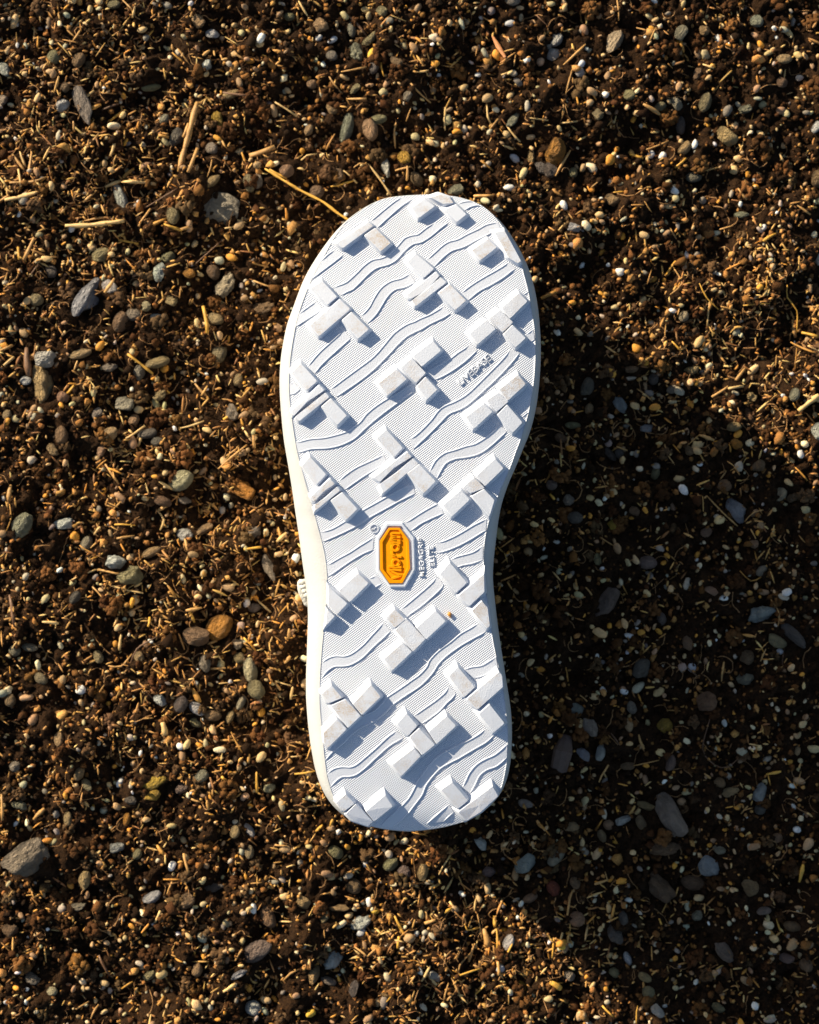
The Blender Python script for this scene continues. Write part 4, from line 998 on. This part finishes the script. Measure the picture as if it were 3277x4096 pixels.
STR = [
 ('T1',[(-123,-263),(290,-10),(600,150),(760,275),(935,385)],36,'golden','long golden straw stalk reaching under the toe from the left',(0.002,0.012)),
 ('A',[(1238,640),(1180,860),(1122,1078)],40,'tan','thick tan straw stalk standing out left above the big flat grey stone'),
 ('A',[(410,1415),(560,1412),(780,1385)],30,'pale'), ('A',[(660,1172),(760,1135)],24,'pale'), ('A',[(765,1140),(980,1155)],24,'pale'), ('A',[(1565,978),(1725,922)],42,'tan'),
 ('A',[(30,1252),(250,1200)],28,'pale'), ('A',[(150,1630),(215,1490)],26,'tan'), ('A',[(1030,1405),(1140,1445)],20,'golden'), ('A',[(745,1505),(870,1530)],16,'golden'), ('A',[(510,975),(620,840)],15,'tan'),
 ('A',[(1275,1920),(1300,2090)],28,'golden'), ('A',[(80,970),(165,1080)],18,'tan'), ('A',[(125,950),(165,1050)],16,'pale'), ('A',[(200,950),(180,1100)],20,'tan'), ('A',[(870,1420),(945,1310)],17,'tan'), ('A',[(900,1310),(1115,1180)],8,'brown'),
 ('A',[(1410,1432),(1515,1410),(1520,1362)],13,'pale'), ('A',[(60,1145),(200,1140),(290,1110)],16,'tan'), ('A',[(530,1385),(700,1365)],14,'tan'), ('A',[(640,690),(750,650)],12,'brown'), ('A',[(690,760),(770,700)],18,'golden'), ('A',[(460,760),(465,820)],16,'tan'), ('A',[(1060,80),(1055,200)],14,'tan'), ('A',[(215,160),(212,260)],14,'tan'), ('A',[(770,0),(830,60)],12,'tan'), ('A',[(420,1290),(380,1340)],14,'tan'), ('A',[(0,1260),(60,1225)],20,'tan'), ('A',[(1690,1060),(1800,1120)],14,'golden'), ('A',[(1180,1080),(1240,930)],28,'tan'), ('A',[(1470,330),(1530,370)],18,'tan'), ('A',[(1400,580),(1560,600)],18,'brown'), ('A',[(1300,1110),(1330,1000)],8,'tan'), ('A',[(1210,1670),(1390,1510)],8,'brown'), ('A',[(1590,1760),(1700,1800)],14,'tan'), ('A',[(240,1660),(180,1740)],10,'brown'),
 ('B',[(800,80),(880,140),(960,205)],19,'golden'), ('B',[(168,40),(182,215)],46,'brown',None,None,'twig'), ('B',[(790,610),(910,530)],15,'pale'), ('B',[(1370,800),(1550,650)],13,'tan'), ('B',[(440,1505),(610,1430)],12,'pale'), ('B',[(610,1430),(760,1465)],16,'tan'), ('B',[(690,1530),(790,1560),(900,1580)],12,'pale'), ('B',[(580,1540),(660,1630)],12,'tan'), ('B',[(1000,880),(1085,930)],20,'pale'),
 ('B',[(1605,1615),(1700,1700)],15,'pale'), ('B',[(800,1700),(890,1660)],14,'tan'), ('B',[(762,1840),(750,1940)],22,'pale'), ('B',[(660,770),(745,895)],15,'tan'), ('B',[(60,1590),(90,1790)],26,'brown',None,None,'twig'), ('B',[(1180,1680),(1220,1765)],16,'golden'), ('B',[(985,1060),(1030,1120),(1005,1185)],15,'pale'), ('B',[(720,1150),(850,1155)],13,'golden'), ('B',[(1590,600),(1600,670)],18,'tan'), ('B',[(1130,545),(1280,500)],12,'pale'), ('B',[(1520,540),(1560,600)],18,'pale'), ('B',[(1530,1305),(1640,1290)],18,'golden'), ('B',[(590,1215),(630,1165)],18,'pale'), ('B',[(70,900),(55,1010)],28,'tan'), ('B',[(60,1020),(70,1110),(40,1190)],9,'orange'), ('B',[(1670,450),(1690,560)],14,'tan'), ('B',[(1150,700),(1170,770)],13,'pale'), ('B',[(1420,720),(1490,670)],12,'tan'), ('B',[(940,1730),(930,1790)],18,'golden'), ('B',[(820,2020),(860,1930),(990,1850)],12,'brown',None,None,'rootlet'), ('B',[(680,2035),(760,2040),(830,1960)],13,'tan'), ('B',[(500,1280),(600,1340)],12,'orange'), ('B',[(1530,1860),(1570,1900)],14,'golden'), ('B',[(265,1760),(370,1770)],20,'pale'),
 ('C',[(1208,40),(1255,125)],34,'orange'), ('C',[(1610,560),(1615,690)],18,'golden'), ('C',[(210,860),(280,790)],26,'tan'), ('C',[(10,700),(15,865)],22,'tan'), ('C',[(870,0),(970,110)],8,'brown'), ('C',[(1450,310),(1520,440)],10,'orange'), ('C',[(620,1710),(690,1840)],19,'brown',None,None,'twig'), ('C',[(570,2110),(620,2020)],13,'tan'), ('C',[(985,1020),(1030,1080)],26,'orange'), ('C',[(1020,250),(1040,330)],44,'pale'), ('C',[(110,610),(180,575)],13,'tan'), ('C',[(680,1240),(730,1300)],10,'orange'), ('C',[(390,1600),(480,1500)],13,'orange'), ('C',[(1390,590),(1430,625)],20,'golden'), ('C',[(1050,1330),(1080,1250)],13,'tan'), ('C',[(1020,1820),(1080,1910)],12,'orange'), ('C',[(1400,1940),(1480,1890)],26,'pale'), ('C',[(475,2050),(560,2000)],13,'tan'), ('C',[(1200,730),(1260,750)],14,'tan'),
 ('G',[(148,5),(205,100)],13,'pale'), ('G',[(340,480),(380,540),(450,620)],13,'tan'), ('G',[(450,620),(575,618)],13,'tan'), ('G',[(852,522),(978,645)],13,'tan'), ('G',[(0,640),(140,730)],14,'pale'), ('G',[(165,1005),(200,975),(265,965)],13,'pale'), ('G',[(585,1030),(650,1110),(730,1228)],14,'pale'), ('G',[(755,930),(750,810),(775,740)],13,'tan'), ('G',[(350,1170),(490,1135)],15,'golden'), ('G',[(415,450),(575,420)],11,'tan'), ('G',[(1300,105),(1380,150)],11,'tan'), ('G',[(1065,705),(1068,820)],11,'pale'), ('G',[(460,100),(575,225)],15,'brown',None,None,'twig'), ('G',[(1455,790),(1540,890)],13,'pale'), ('G',[(1420,470),(1480,450)],13,'pale'), ('G',[(830,1040),(828,1135)],18,'tan'), ('G',[(1430,910),(1495,935)],16,'pale'), ('G',[(1600,740),(1715,755)],10,'pale'), ('G',[(495,1050),(530,1025),(580,1030)],12,'tan'), ('G',[(430,1070),(515,1150)],12,'pale'), ('G',[(755,1070),(850,1045)],13,'tan'), ('G',[(1330,650),(1335,730),(1355,780)],12,'pale'), ('G',[(1640,95),(1720,170)],8,'brown'), ('G',[(665,390),(685,480)],13,'golden'),
 ('D',[(85,410),(225,280)],14,'tan'), ('D',[(78,745),(95,620),(140,440)],10,'tan'), ('D',[(590,950),(750,890)],11,'tan'), ('D',[(35,1112),(80,1030),(130,950)],17,'tan'), ('D',[(790,1060),(860,1000)],18,'golden'), ('D',[(70,778),(175,765)],13,'pale'), ('D',[(255,1190),(330,1130)],11,'tan'), ('D',[(1220,1930),(1390,1915)],11,'golden'), ('D',[(945,1790),(990,1880),(1065,1955)],9,'golden'), ('D',[(780,1690),(835,1790),(760,1860)],9,'tan'), ('D',[(995,2060),(1010,1900)],13,'pale'), ('D',[(1590,2100),(1690,2125)],22,'golden'), ('D',[(1380,1710),(1420,1810)],11,'tan'), ('D',[(1450,970),(1475,1020)],16,'pale'), ('D',[(965,405),(1035,430)],13,'pale'), ('D',[(1595,1935),(1690,1940)],16,'tan'), ('D',[(1500,1800),(1500,1880),(1560,1960),(1560,2100)],9,'golden'), ('D',[(425,0),(435,130)],10,'tan'), ('D',[(545,175),(615,192)],9,'tan'), ('D',[(505,970),(590,1000)],22,'golden'), ('D',[(1070,1450),(1160,1425)],10,'tan'), ('D',[(600,2000),(612,2060)],9,'pale'), ('D',[(760,1440),(800,1510)],9,'tan'), ('D',[(400,1215),(470,1210)],11,'golden'),
 ('E',[(550,300),(650,380)],9,'tan'), ('E',[(725,650),(745,720),(782,770)],9,'tan'), ('E',[(990,975),(1090,1080),(1188,1170)],9,'tan'), ('E',[(1085,2150),(1100,2025)],14,'tan'), ('E',[(770,0),(830,65)],12,'golden'), ('E',[(1520,5),(1600,45),(1690,78)],13,'orange'), ('E',[(1560,40),(1550,175)],9,'orange'), ('E',[(1395,1630),(1450,1720),(1440,1800)],7,'tan',None,None,'rootlet'), ('E',[(1200,1450),(1270,1515),(1335,1490)],7,'orange',None,None,'rootlet'), ('E',[(815,2015),(935,2120)],10,'brown'), ('E',[(1230,1140),(1290,1080),(1390,1060)],7,'tan',None,None,'rootlet'), ('E',[(1480,1930),(1470,2060)],7,'brown',None,None,'rootlet'), ('E',[(225,1555),(265,1605)],12,'tan'), ('E',[(670,1075),(680,1020)],9,'orange'), ('E',[(0,965),(30,1000)],18,'golden'), ('E',[(420,665),(490,690)],12,'tan'), ('E',[(120,600),(105,660)],14,'tan'), ('E',[(320,1240),(400,1290)],9,'tan'), ('E',[(440,1490),(490,1600)],7,'orange'), ('E',[(100,2060),(115,2150)],11,'orange'), ('E',[(1570,440),(1640,385),(1700,340)],36,'pale',None,None,'twig'),
 ('F',[(310,630),(370,520)],14,'tan'), ('F',[(1010,230),(965,420),(1040,520),(1120,535),(1190,480)],6,'brown','thin brown thread of root curling below the brown five-sided stone',None,'rootlet'), ('F',[(110,1470),(145,1310)],16,'tan'), ('F',[(530,525),(690,490)],8,'tan'), ('F',[(560,330),(595,420)],18,'tan'), ('F',[(1430,1490),(1455,1570)],14,'golden'), ('F',[(1205,830),(1250,780)],11,'tan'), ('F',[(1365,580),(1460,562)],18,'golden'), ('F',[(975,575),(1015,605)],16,'tan'), ('F',[(1575,1260),(1600,1150)],26,'golden'), ('F',[(385,320),(440,395)],7,'brown',None,None,'rootlet'), ('F',[(100,90),(135,115)],16,'tan'), ('F',[(190,80),(265,150)],11,'tan'), ('F',[(1120,1420),(1140,1465)],14,'tan'), ('F',[(690,1490),(705,1530)],14,'golden'), ('F',[(1395,1360),(1420,1405)],12,'tan'), ('F',[(1555,650),(1585,560)],7,'tan'), ('F',[(0,1890),(70,1935)],42,'golden'), ('F',[(330,2040),(400,2110)],15,'golden'), ('F',[(15,1740),(25,1620)],13,'golden'), ('F',[(555,2040),(545,2156)],9,'golden'),
 ('H',[(750,570),(785,640),(825,712)],18,'golden'), ('H',[(1040,570),(1110,520)],20,'golden'), ('H',[(1095,480),(1140,560)],18,'pale'), ('H',[(1390,650),(1395,780)],16,'golden'), ('H',[(1430,860),(1490,745)],12,'golden'), ('H',[(1310,650),(1345,770)],40,'tan'), ('H',[(50,980),(100,930),(150,905)],13,'tan'), ('H',[(500,765),(580,825)],12,'tan'), ('H',[(580,825),(640,772)],12,'tan'), ('H',[(1190,620),(1205,660),(1280,645)],13,'golden'), ('H',[(920,980),(975,885)],18,'pale'), ('H',[(1030,310),(1100,190)],12,'pale'), ('H',[(1270,560),(1300,720)],10,'tan'), ('H',[(390,940),(410,985)],20,'golden'), ('H',[(1120,960),(1290,900)],12,'golden'), ('H',[(0,125),(80,130)],14,'tan'), ('H',[(1375,570),(1380,640)],24,'golden'), ('H',[(1150,960),(1160,880),(1230,800)],10,'tan'), ('H',[(1260,1060),(1320,1000)],12,'golden'), ('H',[(945,530),(955,600)],18,'tan'), ('H',[(700,1110),(745,1050)],10,'golden'), ('H',[(1060,1100),(1090,990)],10,'tan'), ('H',[(840,1000),(890,930)],11,'tan'), ('H',[(770,775),(780,700)],24,'golden'), ('H',[(1285,290),(1310,350)],22,'golden'), ('H',[(860,45),(930,60),(980,40)],9,'orange'), ('H',[(880,35),(960,70)],9,'orange'), ('H',[(265,35),(300,0)],18,'golden'),
 ('T9',[(240,912),(380,900),(498,875)],26,'golden','golden straw poking out from the left side of the heel'), ('T9',[(345,1005),(480,1045),(560,1095)],22,'tan','curved tan straw below the golden straw at the heel'), ('T9',[(255,515),(350,545)],24,'tan'), ('T9',[(195,700),(330,690)],24,'pale'), ('T9',[(500,1620),(590,1540)],34,'golden'), ('T9',[(680,1560),(715,1470)],38,'golden'),
 ('T7',[(250,590),(250,640),(290,740)],22,'orange'), ('T7',[(0,330),(120,300)],18,'tan'), ('T7',[(200,330),(270,400),(300,510)],18,'tan'), ('T7',[(0,1380),(70,1480)],40,'tan'), ('T7',[(0,1365),(100,1400),(200,1425)],22,'pale'), ('T7',[(120,1150),(190,1060)],44,'tan'), ('T7',[(180,350),(290,340)],20,'orange'),
]
N_STRAW = 0
for q in STR:
    t, pts_, w_, c_ = q[:4]
    k = TILES[t][2]
    add_straw(src(t, pts_), w_ * k, c_, q[4] if len(q) > 4 else None, q[6] if len(q) > 6 else 'straw', q[5] if len(q) > 5 else None)
    N_STRAW += 1
# more short straw where the photograph has litter: upper left, left edge, lower middle, right edge
LITTER = [(0.28, 300, 700, 330, 430), (0.16, 900, 2350, 260, 420), (0.16, 1900, 3800, 330, 180), (0.14, 2950, 1250, 200, 260), (0.26, 1638, 2048, 1500, 1900)]
def litter_px():
    r = random.random(); acc = 0
    for wgt, cx_, cy_, sx, sy in LITTER:
        acc += wgt
        if r < acc:
            for _ in range(20):
                x, y = random.gauss(cx_, sx), random.gauss(cy_, sy)
                if 10 < x < 3267 and 10 < y < 4086: return x, y
    return random.uniform(20, 3250), random.uniform(20, 4070)
def inside_shoe(px, py, m=25):
    if not (776 - m < py < 3327 + m): return False
    return np.interp(py, s_y, s_l) - m < px < np.interp(py, s_y, s_r) + m
while N_STRAW < 285:
    x, y = litter_px()
    if inside_shoe(x, y): continue
    L = random.uniform(38, 85); a = random.uniform(0, math.pi)
    add_straw([(x, y), (x + L * math.cos(a), y + L * math.sin(a))], random.uniform(9, 17), random.choice(['golden', 'pale', 'tan', 'tan', 'tan', 'orange']))
    N_STRAW += 1

# ------------------------------------------------------------------ stuff: crumbs, gravel, chaff, fibres
def rand_rot(n):
    q = rng.standard_normal((n, 4)); q /= np.linalg.norm(q, axis=1)[:, None]
    w, x, y, z = q.T
    return np.stack([np.stack([1 - 2 * (y * y + z * z), 2 * (x * y - z * w), 2 * (x * z + y * w)], 1),
                     np.stack([2 * (x * y + z * w), 1 - 2 * (x * x + z * z), 2 * (y * z - x * w)], 1),
                     np.stack([2 * (x * z - y * w), 2 * (y * z + x * w), 1 - 2 * (x * x + y * y)], 1)], 1)
def yaw_rot(n, tilt):
    a = rng.uniform(0, 2 * np.pi, n); t = rng.normal(0, tilt, n); c, s_ = np.cos(a), np.sin(a); ct, st = np.cos(t), np.sin(t)
    z = np.zeros(n); o_ = np.ones(n)
    Rz = np.stack([np.stack([c, -s_, z], 1), np.stack([s_, c, z], 1), np.stack([z, z, o_], 1)], 1)
    Ry = np.stack([np.stack([ct, z, st], 1), np.stack([z, o_, z], 1), np.stack([-st, z, ct], 1)], 1)
    return np.einsum('nij,njk->nik', Rz, Ry)
def scatter(name, mat, protos, faces, pos, rot, scl, colr, label, smooth=True):
    n = len(pos); k = len(protos); pick = rng.integers(0, k, n)
    P = np.stack(protos)[pick] * scl[:, None, :]
    Vv = np.einsum('nij,nvj->nvi', rot, P) + pos[:, None, :]
    nv = P.shape[1]
    Tt = faces[None, :, :] + (np.arange(n) * nv)[:, None, None]
    o = big_mesh(name, Vv.reshape(-1, 3), Tt.reshape(-1, 3), mat, np.repeat(colr, nv, axis=0), smooth)
    return tag(o, label, kind='stuff')
def sites(n, far=0.20):
    n = int(n * 1.1); m = int(n * far)
    x = np.concatenate([rng.uniform(-0.235, 0.235, n - m), rng.uniform(-0.46, 0.46, m)])
    y = np.concatenate([rng.uniform(-0.29, 0.29, n - m), rng.uniform(-0.5, 0.5, m)])
    return x, y
def keep_clear(x, y, f=0.8):
    ok = np.ones(len(x), bool)
    for cx_, cy_, r_ in OCC:
        if r_ < 0.003: continue
        ok &= (x - cx_) ** 2 + (y - cy_) ** 2 > (r_ * f) ** 2
    return ok
def pal(n, cols, weights, jit=0.22):
    c = np.array(cols)[rng.choice(len(cols), n, p=np.array(weights) / np.sum(weights))]
    return np.clip(c * rng.uniform(1 - jit, 1 + jit, (n, 1)) * rng.uniform(0.94, 1.06, (n, 3)), 0, 0.85)
FIELD = band(0.05)             # patchiness of litter
def patch(x, y): return FIELD[np.clip(((y + GH / 2) / GR).astype(int), 0, ny - 1), np.clip(((x + GW / 2) / GR).astype(int), 0, nx - 1)]

bm0 = bmesh.new(); bmesh.ops.create_icosphere(bm0, subdivisions=1, radius=1.0)
ICO0 = ICO1[:12] if len(ICO1) == 12 else None
bm0.verts.ensure_lookup_table()
ICOa = np.array([v_.co[:] for v_ in bm0.verts]); ICOaF = np.array([[v_.index for v_ in f_.verts] for f_ in bm0.faces]); bm0.free()
# crumbs of soil
protos = [ICOa * (1 + 0.32 * rng.standard_normal((len(ICOa), 1))).clip(0.5, 1.6) for _ in range(12)]
x, y = sites(42000); ok = keep_clear(x, y, 0.75) & (rng.random(len(x)) < 0.78 + 0.30 * patch(y * 0.7 + 0.05, x * 0.7)); x, y = x[ok], y[ok]; n = len(x)
r_ = np.clip(np.exp(rng.normal(math.log(0.00070), 0.46, n)), 0.0003, 0.0030)
pos = np.stack([x, y, ground(x, y) + r_ * rng.uniform(0.1, 1.0, n) + rng.exponential(0.00025, n)], 1)
cols = [(.072, .030, .010), (.16, .070, .021), (.022, .0105, .0042), (.34, .152, .042), (.53, .27, .08)]
cc_ = pal(n, cols, [4, 2.8, 4.4, 1.9, 1.4])
# clods: little heaps of crumbs stuck together
cx_, cy_ = sites(760); kk = 20
cr = rng.uniform(0.0018, 0.0048, len(cx_))
dirs = rng.standard_normal((len(cx_), kk, 3)); dirs /= np.linalg.norm(dirs, axis=2)[:, :, None]; dirs[:, :, 2] = np.abs(dirs[:, :, 2]) * 0.75
cp = np.stack([cx_, cy_, ground(cx_, cy_)], 1)[:, None, :] + dirs * (cr[:, None] * rng.uniform(0.55, 1.0, (len(cx_), kk)))[:, :, None]
r2 = (cr[:, None] * rng.uniform(0.24, 0.46, (len(cx_), kk))).ravel()
pos = np.concatenate([pos, cp.reshape(-1, 3)]); r_ = np.concatenate([r_, r2])
cl = np.repeat(pal(len(cx_), cols[:2] + [(.11, .062, .028)], [3, 2, 2]), kk, axis=0) * rng.uniform(0.8, 1.2, (len(r2), 1))
cc_ = np.concatenate([cc_, cl]); n = len(r_)
scl = r_[:, None] * rng.uniform(0.7, 1.35, (n, 3))
scatter('soil_crumbs', M_CRUMB, protos, ICOaF, pos, rand_rot(n), scl, cc_, 'dark brown soil crumbs')
# fine gravel
protos = [stone_verts(ICO2 if len(ICO2) < 50 else ICO1, np.random.default_rng(500 + k), (0.9, 0.6, 0.1)[k % 3], 0.2) for k in range(10)]
GF = ICO2F if len(ICO2) < 50 else ICO1F
x, y = sites(5600); ok = keep_clear(x, y, 1.0); x, y = x[ok], y[ok]; n = len(x)
r_ = np.clip(np.exp(rng.normal(math.log(0.00105), 0.42, n)), 0.0005, 0.0027)
scl = r_[:, None] * np.stack([rng.uniform(1.0, 1.7, n), rng.uniform(0.75, 1.0, n), rng.uniform(0.55, 0.85, n)], 1)
pos = np.stack([x, y, ground(x, y) + r_ * rng.uniform(0.25, 0.95, n) + 0.0003], 1)
gc = pal(n, [PAL['tan'], PAL['grey'], PAL['brown'], PAL['white'], PAL['cream'], PAL['olive'], PAL['grey-green'], PAL['orange'], PAL['dark grey'], PAL['bluish grey']], [6, 1.6, 5, 0.7, 1.6, 2, .5, 1.8, 1.3, .15])
rot = yaw_rot(n, 0.3)
ep, er, es, ec = [], [], [], []
for q in SMALL_PEB:                       # pebbles past the largest three hundred
    k = TILES[q[0]][2]; sx_, sy_ = src(q[0], [(q[1], q[2])])[0]; p = on_ground(sx_, sy_); f_ = PXS * (ZC - p.z) / DIST * 0.56 * k
    a = R(q[5]); c_ = min(q[3], q[4]) * f_ * 0.7
    ep.append((p.x, p.y, p.z + c_ * 0.6 + 0.0004)); es.append((q[3] * f_, q[4] * f_, c_)); ec.append(PAL[q[6]])
    er.append([[math.cos(a), -math.sin(a), 0], [math.sin(a), math.cos(a), 0], [0, 0, 1]])
pos = np.concatenate([pos, np.array(ep)]); scl = np.concatenate([scl, np.array(es)]); gc = np.concatenate([gc, np.array(ec)]); rot = np.concatenate([rot, np.array(er)])
scatter('fine_gravel', M_GRAVEL, protos, GF, pos, rot, scl, gc, 'fine gravel grains strewn through the soil')
# chaff: husks and short straw slivers
def husk(sides, prof):
    vv = [];
    for px_, pr in prof:
        for k in range(sides):
            a = 2 * math.pi * k / sides; vv.append((px_, pr * math.cos(a), pr * math.sin(a) * 0.7))
    ff = []
    m = len(prof)
    for i in range(m - 1):
        for k in range(sides):
            l = (k + 1) % sides; a, b, c_, d = i * sides + k, i * sides + l, (i + 1) * sides + l, (i + 1) * sides + k
            ff += [(a, b, c_), (a, c_, d)]
    for k in range(1, sides - 1): ff += [(0, k + 1, k), ((m - 1) * sides, (m - 1) * sides + k, (m - 1) * sides + k + 1)]
    return np.array(vv), np.array(ff)
hv = []
for k in range(22):
    sl = k % 2
    pr = [(-1, 0.55 if sl else 0.25), (-0.4, 0.95), (0.3, 1.0 if not sl else 0.9), (1, 0.5 if sl else 0.15)]
    v_, hf = husk(5, pr)
    v_[:, 2] += 0.25 * rng.uniform(-1, 1) * (v_[:, 0] ** 2); v_[:, 1] += (0.9 if k % 5 == 0 else 0.2) * rng.uniform(-1, 1) * (v_[:, 0] ** 2)
    hv.append(v_)
x, y = sites(27000)
px_ = x / (PXS * ZC / DIST) + CX; py_ = CY - y / (PXS * ZC / DIST)
den = 0.22 + 0.18 * patch(x, y)
for wgt, cx_, cy_, sx, sy in LITTER[:4]: den += 0.75 * np.exp(-((px_ - cx_) / (sx * 1.25)) ** 2 * 0.5 - ((py_ - cy_) / (sy * 1.2)) ** 2 * 0.5)
den -= 0.12 * (px_ > 2150)
ok = (rng.random(len(x)) < den) & keep_clear(x, y, 1.0); x, y = x[ok], y[ok]; n = len(x)
ln = np.clip(np.exp(rng.normal(math.log(0.0016), 0.50, n)), 0.0006, 0.0048)
wd = np.clip(np.exp(rng.normal(math.log(0.00042), 0.3, n)), 0.00022, 0.0009)
pos = np.stack([x, y, ground(x, y) + wd + rng.uniform(0.0003, 0.0018, n)], 1)
scl = np.stack([ln, wd, wd], 1)
scatter('chaff', M_CHAFF, hv, hf, pos, yaw_rot(n, 0.28), scl,
        pal(n, [(.62, .335, .09), (.50, .24, .065), (.74, .48, .17), (.28, .12, .035), (.64, .285, .045)], [4, 3.5, 2, 2, 1.2]), 'dry chaff and husks strewn over the soil')
# fine rootlets and hairs
fv, ff = [], []
for _ in range(1400):
    X, Y = random.uniform(-0.23, 0.23), random.uniform(-0.285, 0.285)
    if random.random() < 0.5:
        a_, b_ = litter_px(); q_ = at_z(a_, b_, 0); X, Y = q_.x, q_.y
    a = random.uniform(0, 6.28); pts = []
    turn = random.uniform(-0.6, 0.6); st = random.uniform(0.0010, 0.0022)
    for k in range(random.randint(4, 10)):
        pts.append(Vector((X, Y, gz(X, Y) + random.uniform(0.0006, 0.0022))))
        a += turn + random.uniform(-0.3, 0.3); X += st * math.cos(a); Y += st * math.sin(a)
    v, f = tube(pts, random.uniform(0.00011, 0.00022), 4, 1.0, False); k = len(fv)
    fv += v; ff += [tuple(i + k for i in q) for q in f]
o = mesh_obj('root_fibres', fv, ff, mat_plain('root fibre', (0.40, 0.21, 0.08), 0.6, 0.3, 200, 0.3), None, True)
tag(o, 'thin dry root fibres on the soil', kind='stuff')
print('pebbles', len(PEB), 'straws', N_STRAW, 'labels', len(used_labels))
